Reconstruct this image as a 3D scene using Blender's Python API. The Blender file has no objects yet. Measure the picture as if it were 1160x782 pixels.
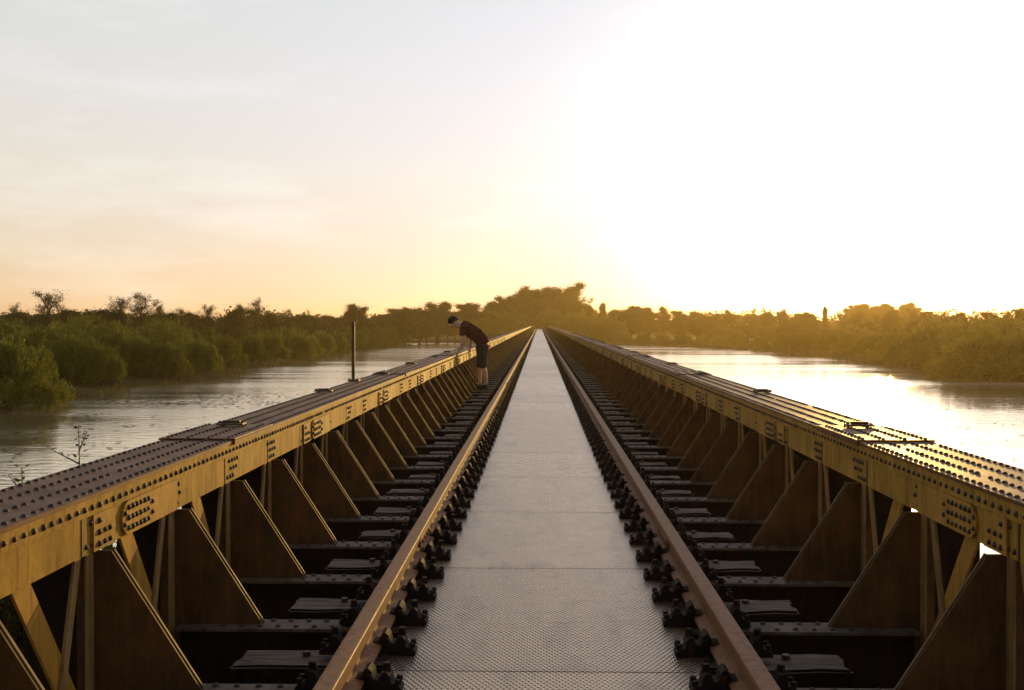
import bpy, bmesh, math, random
import numpy as np
from mathutils import Vector, Matrix
random.seed(7); RNG = np.random.default_rng(11)
R = math.radians
S = bpy.context.scene
COL = S.collection

# ------------------------------------------------------------------ helpers
def tag(o, label=None, cat=None, group=None, kind=None):
    if label: o['label'] = label
    if cat: o['category'] = cat
    if group: o['group'] = group
    if kind: o['kind'] = kind
    return o

def link(name, me, mats=(), parent=None):
    o = bpy.data.objects.new(name, me)
    COL.objects.link(o)
    if me is not None:
        for m in mats:
            if m.name not in [x.name for x in me.materials]:
                me.materials.append(m)
    if parent is not None: o.parent = parent
    return o

def empty(name, loc=(0, 0, 0), rz=0.0):
    o = bpy.data.objects.new(name, None); COL.objects.link(o)
    o.empty_display_size = 0.2
    o.location = loc; o.rotation_euler = (0, 0, rz)
    return o

def copy_tree(o, parent=None):
    c = o.copy(); COL.objects.link(c)
    if parent is not None: c.parent = parent
    for ch in list(o.children): copy_tree(ch, c)
    return c

def dome(n=7):
    v = []; f = []
    for ring, (r, z) in enumerate(((1.0, 0.0), (0.86, 0.45), (0.45, 0.78))):
        for i in range(n):
            a = 2 * math.pi * i / n
            v.append((r * math.cos(a), r * math.sin(a), z))
    v.append((0, 0, 0.86))
    for ring in range(2):
        for i in range(n):
            j = (i + 1) % n
            f.append((ring * n + i, ring * n + j, ring * n + n + j, ring * n + n + i))
    for i in range(n):
        f.append((2 * n + i, 2 * n + (i + 1) % n, 3 * n))
    return v, f
DOME = dome()

class MB:
    def __init__(s): s.v = []; s.f = []; s.m = []; s.sm = []
    def add(s, verts, faces, mat=0, smooth=False):
        b = len(s.v); s.v.extend(verts)
        for f in faces:
            s.f.append(tuple(i + b for i in f)); s.m.append(mat); s.sm.append(smooth)
    def box(s, x0, x1, y0, y1, z0, z1, mat=0, bev=0.0):
        if x0 > x1: x0, x1 = x1, x0
        if bev <= 0:
            v = [(x, y, z) for z in (z0, z1) for y in (y0, y1) for x in (x0, x1)]
            f = [(0, 2, 3, 1), (4, 5, 7, 6), (0, 1, 5, 4), (2, 6, 7, 3), (0, 4, 6, 2), (1, 3, 7, 5)]
            s.add(v, f, mat); return
        bm = bmesh.new(); bmesh.ops.create_cube(bm, size=1)
        for w in bm.verts:
            w.co = Vector(((x0 + x1) / 2 + w.co.x * (x1 - x0), (y0 + y1) / 2 + w.co.y * (y1 - y0), (z0 + z1) / 2 + w.co.z * (z1 - z0)))
        bmesh.ops.bevel(bm, geom=bm.edges[:], offset=bev, segments=2, affect='EDGES', profile=0.5)
        s.frombm(bm, mat)
    def frombm(s, bm, mat=0, smooth=False):
        bm.verts.index_update()
        s.add([tuple(w.co) for w in bm.verts], [tuple(w.index for w in f.verts) for f in bm.faces], mat, smooth)
        bm.free()
    def rivet(s, p, axis, r=0.013, mat=1):
        v, f = DOME
        if random.random() < 0.012: return
        r *= random.uniform(.86, 1.1); x, y, z = p; y += random.uniform(-.003, .003)
        if axis == 'z': vv = [(x + a * r, y + b * r, z + c * r) for a, b, c in v]; ff = f
        elif axis == 'x': vv = [(x + c * r, y + a * r, z + b * r) for a, b, c in v]; ff = f
        elif axis == '-x': vv = [(x - c * r, y - a * r, z + b * r) for a, b, c in v]; ff = f
        else: vv = [(x + a * r, y - c * r, z + b * r) for a, b, c in v]; ff = f   # '-y'
        s.add(vv, ff, mat, True)
    def prism_y(s, poly, y0, y1, mat=0):      # poly of (x,z)
        n = len(poly)
        v = [(x, y0, z) for x, z in poly] + [(x, y1, z) for x, z in poly]
        f = [tuple(range(n)), tuple(range(2 * n - 1, n - 1, -1))]
        for i in range(n):
            j = (i + 1) % n
            f.append((i, i + n, j + n, j))
        s.add(v, f, mat)
    def prism_x(s, poly, x0, x1, mat=0):      # poly of (y,z)
        n = len(poly)
        v = [(x0, y, z) for y, z in poly] + [(x1, y, z) for y, z in poly]
        f = [tuple(range(n)), tuple(range(2 * n - 1, n - 1, -1))]
        for i in range(n):
            j = (i + 1) % n
            f.append((i, i + n, j + n, j))
        s.add(v, f, mat)
    def tube(s, pts, radii, n=7, mat=0, smooth=True, cap=True):
        pts = [Vector(p) for p in pts]
        rings = []
        for i, p in enumerate(pts):
            d = (pts[min(i + 1, len(pts) - 1)] - pts[max(i - 1, 0)]).normalized()
            a = d.orthogonal().normalized() if abs(d.z) > 0.99 else d.cross(Vector((0, 0, 1))).normalized()
            b = d.cross(a)
            rings.append([tuple(p + (a * math.cos(2 * math.pi * k / n) + b * math.sin(2 * math.pi * k / n)) * radii[i]) for k in range(n)])
        v = [q for r in rings for q in r]; f = []
        for i in range(len(rings) - 1):
            for k in range(n):
                l = (k + 1) % n
                f.append((i * n + k, i * n + l, (i + 1) * n + l, (i + 1) * n + k))
        s.add(v, f, mat, smooth)
        if cap:
            s.add(rings[0], [tuple(range(n))], mat); s.add(rings[-1], [tuple(range(n))], mat)
    def build(s, name, mats, parent=None, fix=True):
        me = bpy.data.meshes.new(name)
        me.from_pydata(s.v, [], s.f)
        me.polygons.foreach_set('material_index', s.m)
        me.polygons.foreach_set('use_smooth', s.sm)
        if fix:
            bm = bmesh.new(); bm.from_mesh(me)
            bmesh.ops.recalc_face_normals(bm, faces=bm.faces[:]); bm.to_mesh(me); bm.free()
        me.update()
        return link(name, me, mats if isinstance(mats, (list, tuple)) else [mats], parent)

# ------------------------------------------------------------------ materials
def newmat(name):
    m = bpy.data.materials.new(name); m.use_nodes = True
    nt = m.node_tree; nt.nodes.clear()
    out = nt.nodes.new('ShaderNodeOutputMaterial')
    return m, nt, out
def N(nt, typ, **kw):
    n = nt.nodes.new(typ)
    for k, v in kw.items():
        if k.startswith('i_'):
            n.inputs[k[2:].replace('_', ' ')].default_value = v
        else: setattr(n, k, v)
    return n
def ramp(nt, src, stops):
    r = nt.nodes.new('ShaderNodeValToRGB')
    e = r.color_ramp.elements
    while len(e) > 1: e.remove(e[-1])
    e[0].position, e[0].color = stops[0][0], (*stops[0][1], 1)
    for p, c in stops[1:]:
        x = e.new(p); x.color = (*c, 1)
    nt.links.new(src, r.inputs[0]); return r
def math_(nt, op, a, b=None, c=None):
    n = nt.nodes.new('ShaderNodeMath'); n.operation = op
    for i, x in enumerate((a, b, c)):
        if x is None: continue
        if isinstance(x, (int, float)): n.inputs[i].default_value = x
        else: nt.links.new(x, n.inputs[i])
    return n.outputs[0]
def mixc(nt, fac, a, b, typ='MIX'):
    n = nt.nodes.new('ShaderNodeMix'); n.data_type = 'RGBA'; n.blend_type = typ
    for s_, x in ((n.inputs[0], fac), (n.inputs[6], a), (n.inputs[7], b)):
        if isinstance(x, (int, float)): s_.default_value = x
        elif isinstance(x, tuple): s_.default_value = (*x, 1)
        else: nt.links.new(x, s_)
    return n.outputs[2]

def noise(nt, vec, scale, detail=4, rough=0.55):
    n = N(nt, 'ShaderNodeTexNoise'); n.inputs['Scale'].default_value = scale
    n.inputs['Detail'].default_value = detail; n.inputs['Roughness'].default_value = rough
    if vec is not None: nt.links.new(vec, n.inputs['Vector'])
    return n.outputs['Fac']
def mapping(nt, src, scale=(1, 1, 1), rot=(0, 0, 0)):
    m = N(nt, 'ShaderNodeMapping'); m.inputs['Scale'].default_value = scale; m.inputs['Rotation'].default_value = rot
    nt.links.new(src, m.inputs['Vector']); return m.outputs[0]
def wpos(nt): return N(nt, 'ShaderNodeNewGeometry').outputs['Position']

def m_steel(name, base, dark, rust, rough=0.5, rustamt=0.5, spec=0.5, bump=0.25):
    m, nt, out = newmat(name); L = nt.links.new
    p = wpos(nt)
    b = N(nt, 'ShaderNodeBsdfPrincipled'); b.inputs['Specular IOR Level'].default_value = spec
    n1 = noise(nt, p, 4.5, 7, 0.68); n2 = noise(nt, mapping(nt, p, (12, 12, 1.5)), 2.0, 6, 0.7)
    n3 = noise(nt, p, 38.0, 4, 0.7)
    c = mixc(nt, ramp(nt, n1, [(0.38, (0, 0, 0)), (0.62, (1, 1, 1))]).outputs[0], base, dark)
    k = ramp(nt, n2, [(0.56 - 0.12 * rustamt, (0, 0, 0)), (0.66, (1, 1, 1))]).outputs[0]
    k2 = ramp(nt, n3, [(0.53, (0, 0, 0)), (0.70, (1, 1, 1))]).outputs[0]
    c = mixc(nt, math_(nt, 'MULTIPLY', k, 0.75), c, rust)
    c = mixc(nt, math_(nt, 'MULTIPLY', k2, 0.35), c, rust)
    L(c, b.inputs['Base Color'])
    r = math_(nt, 'MULTIPLY_ADD', n1, 0.3, rough - 0.15); L(r, b.inputs['Roughness'])
    bp = N(nt, 'ShaderNodeBump'); bp.inputs['Strength'].default_value = bump; bp.inputs['Distance'].default_value = 0.004
    L(math_(nt, 'ADD', n3, math_(nt, 'MULTIPLY', n1, 0.7)), bp.inputs['Height']); L(bp.outputs[0], b.inputs['Normal'])
    L(b.outputs[0], out.inputs[0]); return m

M = {}
M['paint'] = m_steel('bridge_paint', (0.47, 0.275, 0.045), (0.31, 0.19, 0.031), (0.18, 0.07, 0.014), 0.65, 0.8, 0.07, 0.35)
M['flange'] = m_steel('flange_steel', (0.165, 0.074, 0.025), (0.10, 0.044, 0.015), (0.11, 0.038, 0.010), 0.55, 0.8, 0.12)
M['plate'] = m_steel('splice_paint', (0.46, 0.25, 0.045), (0.35, 0.19, 0.033), (0.19, 0.08, 0.015), 0.6, 0.4, 0.1)
M['rivet'] = m_steel('rivet_iron', (0.035, 0.024, 0.016), (0.02, 0.013, 0.01), (0.05, 0.022, 0.012), 0.6, 0.5)
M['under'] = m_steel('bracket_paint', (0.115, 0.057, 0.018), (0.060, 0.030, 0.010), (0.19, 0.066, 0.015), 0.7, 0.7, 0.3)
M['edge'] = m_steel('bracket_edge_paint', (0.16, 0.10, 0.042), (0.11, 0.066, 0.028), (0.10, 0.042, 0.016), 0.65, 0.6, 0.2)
M['strut'] = m_steel('strut_paint', (0.33, 0.215, 0.085), (0.24, 0.15, 0.058), (0.15, 0.06, 0.018), 0.62, 0.55, 0.15)
M['chair'] = m_steel('cast_iron', (0.014, 0.009, 0.007), (0.008, 0.006, 0.005), (0.045, 0.015, 0.006), 0.8, 0.35, 0.25)
M['post'] = m_steel('post_steel', (0.12, 0.075, 0.035), (0.08, 0.048, 0.024), (0.08, 0.035, 0.02), 0.55, 0.5)

M['soot'] = m_steel('sooty_steel', (0.020, 0.013, 0.009), (0.012, 0.008, 0.006), (0.04, 0.016, 0.007), 0.8, 0.5, 0.15)  # near-black colour that paints in shade behind the brackets and below the sleepers
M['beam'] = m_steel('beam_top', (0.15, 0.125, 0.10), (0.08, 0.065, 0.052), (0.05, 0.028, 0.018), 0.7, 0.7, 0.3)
def m_rail():
    m, nt, out = newmat('rail_steel'); L = nt.links.new
    p = wpos(nt); b = N(nt, 'ShaderNodeBsdfPrincipled')
    n = noise(nt, mapping(nt, p, (30, 1.5, 30)), 1.0, 6, 0.65)
    n2 = noise(nt, p, 22, 5, 0.7)
    c = mixc(nt, n, (0.29, 0.145, 0.068), (0.16, 0.074, 0.032))
    c = mixc(nt, ramp(nt, n2, [(0.5, (0, 0, 0)), (0.75, (1, 1, 1))]).outputs[0], c, (0.12, 0.05, 0.025))
    L(c, b.inputs['Base Color']); b.inputs['Metallic'].default_value = 0.0; b.inputs['Specular IOR Level'].default_value = 0.22
    L(math_(nt, 'MULTIPLY_ADD', n2, 0.3, 0.48), b.inputs['Roughness'])
    bp = N(nt, 'ShaderNodeBump'); bp.inputs['Strength'].default_value = 0.2; bp.inputs['Distance'].default_value = 0.002
    L(n2, bp.inputs['Height']); L(bp.outputs[0], b.inputs['Normal'])
    L(b.outputs[0], out.inputs[0]); return m
M['rail'] = m_rail()

def m_deck():
    m, nt, out = newmat('tread_plate'); L = nt.links.new
    p = wpos(nt); b = N(nt, 'ShaderNodeBsdfPrincipled')
    sp = N(nt, 'ShaderNodeSeparateXYZ'); L(p, sp.inputs[0])
    # diamond lattice of raised bars
    u = math_(nt, 'ADD', math_(nt, 'MULTIPLY', sp.outputs[0], 2 * math.pi / 0.024), math_(nt, 'MULTIPLY', sp.outputs[1], 2 * math.pi / 0.046))
    w = math_(nt, 'SUBTRACT', math_(nt, 'MULTIPLY', sp.outputs[0], 2 * math.pi / 0.024), math_(nt, 'MULTIPLY', sp.outputs[1], 2 * math.pi / 0.046))
    h = math_(nt, 'MAXIMUM', math_(nt, 'SINE', u), math_(nt, 'SINE', w))
    hh = math_(nt, 'SMOOTH_MIN', h, 0.92, 0.1)
    oi = N(nt, 'ShaderNodeObjectInfo')
    n1 = noise(nt, p, 1.7, 6, 0.6); n2 = noise(nt, p, 14, 5, 0.7); n3 = noise(nt, mapping(nt, p, (1, 0.35, 1)), 5, 5, 0.6)
    c = mixc(nt, n1, (0.56, 0.445, 0.32), (0.36, 0.275, 0.195))
    c = mixc(nt, math_(nt, 'MULTIPLY', ramp(nt, n3, [(0.52, (0, 0, 0)), (0.72, (1, 1, 1))]).outputs[0], 0.6), c, (0.15, 0.115, 0.09))
    c = mixc(nt, math_(nt, 'MULTIPLY', ramp(nt, n2, [(0.62, (0, 0, 0)), (0.72, (1, 1, 1))]).outputs[0], 0.55), c, (0.08, 0.06, 0.045))
    edge = ramp(nt, math_(nt, 'ADD', math_(nt, 'ABSOLUTE', math_(nt, 'SUBTRACT', sp.outputs[0], 0.025)), math_(nt, 'MULTIPLY', n3, 0.5)), [(0.62, (0, 0, 0)), (0.95, (1, 1, 1))]).outputs[0]
    c = mixc(nt, math_(nt, 'MULTIPLY', edge, 0.30), c, (0.13, 0.085, 0.055))
    sw = math_(nt, 'ABSOLUTE', math_(nt, 'SUBTRACT', math_(nt, 'FRACT', math_(nt, 'DIVIDE', math_(nt, 'SUBTRACT', sp.outputs[1], 4.62), 1.96)), 0.5))
    seam = ramp(nt, math_(nt, 'ADD', sw, math_(nt, 'MULTIPLY', n3, 0.10)), [(0.50, (0, 0, 0)), (0.56, (1, 1, 1))]).outputs[0]
    c = mixc(nt, math_(nt, 'MULTIPLY', seam, 0.22), c, (0.10, 0.075, 0.055))
    n4 = noise(nt, p, 55, 2, 0.5)
    c = mixc(nt, ramp(nt, n4, [(0.735, (0, 0, 0)), (0.75, (1, 1, 1))]).outputs[0], c, (0.035, 0.025, 0.016))
    val = math_(nt, 'MULTIPLY_ADD', oi.outputs['Random'], 0.36, 0.80)
    grime = ramp(nt, hh, [(0.0, (0.30, 0.27, 0.24)), (0.8, (1, 1, 1))]).outputs[0]
    c = mixc(nt, 1.0, c, grime, 'MULTIPLY')
    hsv = N(nt, 'ShaderNodeHueSaturation'); L(c, hsv.inputs['Color']); L(val, hsv.inputs['Value'])
    L(hsv.outputs[0], b.inputs['Base Color'])
    b.inputs['Metallic'].default_value = 0.65
    L(math_(nt, 'ADD', math_(nt, 'MULTIPLY_ADD', n2, 0.22, 0.14), math_(nt, 'MULTIPLY', oi.outputs['Random'], 0.08)), b.inputs['Roughness'])
    bp = N(nt, 'ShaderNodeBump'); bp.inputs['Strength'].default_value = 0.55; bp.inputs['Distance'].default_value = 0.004
    L(math_(nt, 'ADD', hh, math_(nt, 'MULTIPLY', n1, 1.0)), bp.inputs['Height']); L(bp.outputs[0], b.inputs['Normal'])
    L(b.outputs[0], out.inputs[0]); return m
M['deck'] = m_deck()

def m_wood():
    m, nt, out = newmat('weathered_timber'); L = nt.links.new
    tc = N(nt, 'ShaderNodeTexCoord').outputs['Object']
    oi = N(nt, 'ShaderNodeObjectInfo')
    add = N(nt, 'ShaderNodeVectorMath'); add.operation = 'ADD'; L(tc, add.inputs[0])
    cmb = N(nt, 'ShaderNodeCombineXYZ'); L(math_(nt, 'MULTIPLY', oi.outputs['Random'], 40), cmb.inputs[1]); L(cmb.outputs[0], add.inputs[1])
    g = noise(nt, mapping(nt, add.outputs[0], (0.9, 26, 26)), 2.2, 6, 0.7)
    g2 = noise(nt, mapping(nt, add.outputs[0], (0.7, 9, 9)), 3, 4, 0.6)
    b = N(nt, 'ShaderNodeBsdfPrincipled')
    c = ramp(nt, g, [(0.30, (0.008, 0.007, 0.006)), (0.45, (0.07, 0.058, 0.046)), (0.54, (0.20, 0.165, 0.13)), (0.66, (0.33, 0.28, 0.225))]).outputs[0]
    c = mixc(nt, math_(nt, 'MULTIPLY', g2, 0.55), c, (0.05, 0.04, 0.03))
    L(c, b.inputs['Base Color']); b.inputs['Roughness'].default_value = 0.8
    bp = N(nt, 'ShaderNodeBump'); bp.inputs['Strength'].default_value = 0.9; bp.inputs['Distance'].default_value = 0.018
    L(g, bp.inputs['Height']); L(bp.outputs[0], b.inputs['Normal'])
    L(b.outputs[0], out.inputs[0]); return m
M['wood'] = m_wood()
M['tar'] = m_steel('tarred_timber', (0.020, 0.016, 0.013), (0.010, 0.008, 0.007), (0.03, 0.022, 0.016), 0.9, 0.4, 0.15, 0.4)  # shade on the sleeper sides, put into their colour

def m_leaf(name, c1, c2, trans=0.27):
    m, nt, out = newmat(name); L = nt.links.new
    g = N(nt, 'ShaderNodeNewGeometry'); oi = N(nt, 'ShaderNodeObjectInfo')
    f = math_(nt, 'MULTIPLY_ADD', g.outputs['Random Per Island'], 0.4, math_(nt, 'MULTIPLY', oi.outputs['Random'], 0.6))
    c = mixc(nt, f, c1, c2)
    d = N(nt, 'ShaderNodeBsdfPrincipled'); d.inputs['Roughness'].default_value = 0.55; L(c, d.inputs['Base Color'])
    d.inputs['Specular IOR Level'].default_value = 0.06
    t = N(nt, 'ShaderNodeBsdfTranslucent'); L(mixc(nt, 1.0, c, (1.5, 1.35, 0.6), 'MULTIPLY'), t.inputs['Color'])
    mx = N(nt, 'ShaderNodeMixShader'); mx.inputs[0].default_value = trans
    L(d.outputs[0], mx.inputs[1]); L(t.outputs[0], mx.inputs[2]); L(mx.outputs[0], out.inputs[0]); return m
M['willow'] = m_leaf('willow_leaf', (0.050, 0.072, 0.012), (0.19, 0.205, 0.040))
M['leaf'] = m_leaf('tree_leaf', (0.045, 0.050, 0.009), (0.085, 0.083, 0.016))
M['reed'] = m_leaf('reed_blade', (0.05, 0.055, 0.015), (0.09, 0.08, 0.025))
M['pad'] = m_leaf('lily_leaf', (0.022, 0.028, 0.009), (0.045, 0.045, 0.014), 0.1)

def m_plain(name, col, rough=0.8, spec=0.3, nscale=30, var=0.35, bump=0.2):
    m, nt, out = newmat(name); L = nt.links.new
    tc = N(nt, 'ShaderNodeTexCoord').outputs['Object']
    n = noise(nt, tc, nscale, 5, 0.65)
    b = N(nt, 'ShaderNodeBsdfPrincipled'); b.inputs['Roughness'].default_value = rough; b.inputs['Specular IOR Level'].default_value = spec
    L(mixc(nt, n, tuple(x * (1 - var) for x in col), tuple(min(1, x * (1 + var)) for x in col)), b.inputs['Base Color'])
    bp = N(nt, 'ShaderNodeBump'); bp.inputs['Strength'].default_value = bump; bp.inputs['Distance'].default_value = 0.01
    L(n, bp.inputs['Height']); L(bp.outputs[0], b.inputs['Normal'])
    L(b.outputs[0], out.inputs[0]); return m
M['bark'] = m_plain('bark', (0.07, 0.055, 0.04), 0.9, 0.2, 12)
M['skin'] = m_plain('skin', (0.64, 0.39, 0.28), 0.55, 0.4, 20, 0.1, 0.05)
M['shirt'] = m_plain('shirt_cloth', (0.085, 0.026, 0.020), 0.9, 0.15, 60, 0.25)
M['red'] = m_plain('red_cloth', (0.42, 0.03, 0.02), 0.8, 0.2, 60, 0.25)
M['shorts'] = m_plain('shorts_cloth', (0.026, 0.027, 0.034), 0.9, 0.15, 60, 0.25)
M['black'] = m_plain('cap_cloth', (0.012, 0.011, 0.011), 0.8, 0.2, 60, 0.25)
M['shoe'] = m_plain('shoe_rubber', (0.02, 0.02, 0.022), 0.7, 0.3, 60, 0.25)
M['sock'] = m_plain('sock_cloth', (0.45, 0.42, 0.36), 0.9, 0.1, 60, 0.15)
M['glass'] = m_plain('dark_lens', (0.01, 0.01, 0.01), 0.15, 0.6, 10, 0.1, 0)
M['mud'] = m_plain('mud', (0.07, 0.05, 0.035), 0.7, 0.4, 2, 0.4, 0.5)

def m_brick():
    m, nt, out = newmat('pier_brick'); L = nt.links.new
    tc = N(nt, 'ShaderNodeTexCoord').outputs['Object']
    br = N(nt, 'ShaderNodeTexBrick'); L(mapping(nt, tc, (1, 1, 1), (R(90), 0, 0)), br.inputs['Vector'])
    br.inputs['Color1'].default_value = (0.22, 0.10, 0.06, 1); br.inputs['Color2'].default_value = (0.16, 0.08, 0.05, 1)
    br.inputs['Mortar'].default_value = (0.25, 0.22, 0.18, 1); br.inputs['Scale'].default_value = 4.5
    b = N(nt, 'ShaderNodeBsdfPrincipled'); b.inputs['Roughness'].default_value = 0.9
    L(mixc(nt, 0.4, br.outputs[0], mixc(nt, noise(nt, tc, 3, 5), (0.06, 0.05, 0.04), (0.25, 0.18, 0.12))), b.inputs['Base Color'])
    L(b.outputs[0], out.inputs[0]); return m
M['brick'] = m_brick()

def m_ground():
    m, nt, out = newmat('marsh_ground'); L = nt.links.new
    p = wpos(nt); b = N(nt, 'ShaderNodeBsdfPrincipled'); b.inputs['Roughness'].default_value = 0.95; b.inputs['Specular IOR Level'].default_value = 0.03
    n1 = noise(nt, p, 0.12, 6, 0.65); n2 = noise(nt, p, 2.2, 5, 0.7)
    c = mixc(nt, n1, (0.022, 0.026, 0.009), (0.045, 0.042, 0.016))
    c = mixc(nt, math_(nt, 'MULTIPLY', n2, 0.6), c, (0.03, 0.03, 0.012))
    L(c, b.inputs['Base Color'])
    bp = N(nt, 'ShaderNodeBump'); bp.inputs['Strength'].default_value = 0.8; bp.inputs['Distance'].default_value = 0.15
    L(n2, bp.inputs['Height']); L(bp.outputs[0], b.inputs['Normal']); L(b.outputs[0], out.inputs[0]); return m
M['ground'] = m_ground()

def m_water():
    m, nt, out = newmat('water'); L = nt.links.new
    p = wpos(nt); b = N(nt, 'ShaderNodeBsdfPrincipled')
    b.inputs['Metallic'].default_value = 0.85; b.inputs['Base Color'].default_value = (0.78, 0.64, 0.40, 1); b.inputs['IOR'].default_value = 1.5
    streak = noise(nt, mapping(nt, p, (0.016, 0.10, 1), (0, 0, R(-8))), 1.0, 4, 0.55)
    k = ramp(nt, streak, [(0.44, (0.0, 0.0, 0.0)), (0.56, (1, 1, 1))]).outputs[0]
    w1 = noise(nt, mapping(nt, p, (1.0, 1.6, 1)), 1.1, 3, 0.5); w2 = noise(nt, mapping(nt, p, (1.0, 1.5, 1)), 5.0, 3, 0.55)
    h = math_(nt, 'ADD', math_(nt, 'MULTIPLY', w1, 1.0), math_(nt, 'MULTIPLY', w2, 0.22))
    bp = N(nt, 'ShaderNodeBump'); bp.inputs['Distance'].default_value = 0.05
    L(math_(nt, 'MULTIPLY_ADD', k, 0.45, 0.30), bp.inputs['Strength']); L(h, bp.inputs['Height'])
    L(bp.outputs[0], b.inputs['Normal'])
    L(math_(nt, 'MULTIPLY_ADD', k, 0.08, 0.08), b.inputs['Roughness'])
    L(b.outputs[0], out.inputs[0]); return m
M['water'] = m_water()

# ------------------------------------------------------------------ camera, light, world
CAMZ = 4.6
cam = bpy.data.cameras.new('Camera'); co = bpy.data.objects.new('Camera', cam); COL.objects.link(co)
F = 1300.0
cam.sensor_width = 36; cam.lens = 36 * F / 1160; cam.clip_end = 6000; cam.clip_start = 0.05
yaw = math.atan(31 / F); pitch = -math.atan(25 / F)
co.location = (0, 0, CAMZ); co.rotation_euler = (R(90) + pitch, 0, yaw)
S.camera = co
AZ, EL = R(16.8), R(4.8)
sd = Vector((math.sin(AZ) * math.cos(EL), math.cos(AZ) * math.cos(EL), math.sin(EL)))
sun = bpy.data.lights.new('sun', 'SUN'); sun.energy = 3.3; sun.angle = R(0.53); sun.color = (1.0, 0.60, 0.16)
so = bpy.data.objects.new('sun', sun); COL.objects.link(so); so.location = (60, 150, 40)
so.rotation_euler = sd.to_track_quat('Z', 'Y').to_euler()

W = bpy.data.worlds.new('World'); S.world = W; W.use_nodes = True
nt = W.node_tree; nt.nodes.clear(); L = nt.links.new
out = nt.nodes.new('ShaderNodeOutputWorld')
sky = N(nt, 'ShaderNodeTexSky', sky_type='NISHITA'); sky.sun_disc = False
sky.sun_elevation = EL; sky.sun_rotation = AZ; sky.dust_density = 0.3; sky.air_density = 0.8; sky.altitude = 0
bg1 = N(nt, 'ShaderNodeBackground'); bg1.inputs[1].default_value = 0.05; L(sky.outputs[0], bg1.inputs[0])
gen = N(nt, 'ShaderNodeTexCoord').outputs['Generated']
nrm = N(nt, 'ShaderNodeVectorMath', operation='NORMALIZE'); L(gen, nrm.inputs[0])
sx = N(nt, 'ShaderNodeSeparateXYZ'); L(nrm.outputs[0], sx.inputs[0])
base = ramp(nt, math_(nt, 'ABSOLUTE', sx.outputs[2]), [(0.0, (0.60, 0.38, 0.27)), (0.04, (0.60, 0.415, 0.31)), (0.127, (0.655, 0.56, 0.46)),
            (0.20, (0.65, 0.60, 0.54)), (0.28, (0.62, 0.61, 0.545)), (0.5, (0.43, 0.39, 0.37)), (1.0, (0.31, 0.275, 0.255))]).outputs[0]
wisp = noise(nt, mapping(nt, nrm.outputs[0], (2.2, 2.2, 9), (0, R(12), 0)), 2.6, 6, 0.6)
wk = math_(nt, 'MULTIPLY', ramp(nt, wisp, [(0.50, (0, 0, 0)), (0.70, (1, 1, 1))]).outputs[0], 0.20)
base = mixc(nt, wk, base, (1.0, 0.97, 0.93))
dt = N(nt, 'ShaderNodeVectorMath', operation='DOT_PRODUCT'); L(nrm.outputs[0], dt.inputs[0]); dt.inputs[1].default_value = sd
d = math_(nt, 'MAXIMUM', dt.outputs['Value'], 0.0)
back = N(nt, 'ShaderNodeMapRange', interpolation_type='SMOOTHSTEP'); back.clamp = True
L(dt.outputs['Value'], back.inputs[0]); back.inputs[1].default_value = -0.85; back.inputs[2].default_value = 0.35; back.inputs[3].default_value = 0.24; back.inputs[4].default_value = 1.0
base = mixc(nt, 1.0, base, back.outputs[0], 'MULTIPLY')
g1 = math_(nt, 'MULTIPLY', math_(nt, 'POWER', d, 8.0), 1.0)
g2 = math_(nt, 'MULTIPLY', math_(nt, 'POWER', d, 90.0), 2.2)
glow = mixc(nt, 1.0, mixc(nt, 1.0, (0.07, 0.085, 0.25), g1, 'MULTIPLY'), mixc(nt, 1.0, (0.84, 0.84, 0.80), g2, 'MULTIPLY'), 'ADD')
tot = mixc(nt, 1.0, base, glow, 'ADD')
bg2 = N(nt, 'ShaderNodeBackground'); bg2.inputs[1].default_value = 1.0; L(tot, bg2.inputs[0])
ad = N(nt, 'ShaderNodeAddShader'); L(bg1.outputs[0], ad.inputs[0]); L(bg2.outputs[0], ad.inputs[1]); L(ad.outputs[0], out.inputs[0])

S.view_settings.view_transform = 'Standard'; S.view_settings.look = 'None'
S.view_settings.exposure = 0.0; S.view_settings.gamma = 1.0
S.render.engine = 'CYCLES'
S.cycles.use_denoising = True
S.cycles.max_bounces = 6; S.cycles.transparent_max_bounces = 8; S.cycles.volume_bounces = 0
S.cycles.sample_clamp_indirect = 6.0

# ------------------------------------------------------------------ terrain and water
LB = np.array([(-80, -34), (30, -30), (60, -28.5), (90, -26), (112, -27.5), (180, -30), (250, -31), (266, -24), (272, -8), (275, -3)])
RB = np.array([(-80, 42), (60, 38), (90, 36), (115, 37.5), (166, 34), (193, 36), (215, 28), (239, 19), (262, 8), (272, 4), (275, 3)])
def xl(y): return np.interp(y, LB[:, 0], LB[:, 1])
def xr(y): return np.interp(y, RB[:, 0], RB[:, 1])
def wob(y): return 1.2 * np.sin(y * 0.21) + 0.8 * np.sin(y * 0.53 + 1) + 0.4 * np.sin(y * 1.3)
def gh(x, y):
    x = np.asarray(x, float); y = np.asarray(y, float)
    a = xl(y) + wob(y); b = xr(y) + wob(y + 40)
    dist = np.maximum(a - x, x - b)
    dist = dist - 1.6
    dist = np.where(y > 275, np.maximum(dist, y - 275), dist)
    dist = np.where(y < -80, np.minimum(dist, np.maximum(a - x, x - b)), dist)
    h = np.clip(dist * 0.35, -1.2, 0.45) + 0.10 * np.sin(x * 0.7) * np.cos(y * 0.5) * (dist > 0)
    bank = np.clip(3.05 - np.maximum(np.abs(x) - 3.0, 0) * 0.5 - np.maximum(273.2 - y, 0) * 1.2, -9, 4)
    return np.where((y > 268), np.maximum(h, bank), h)
xs = np.unique(np.concatenate([np.linspace(-1500, -120, 24), np.linspace(-120, -50, 24), np.arange(-50, 50, 1.25), np.linspace(50, 120, 24), np.linspace(120, 1500, 24)]))
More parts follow.
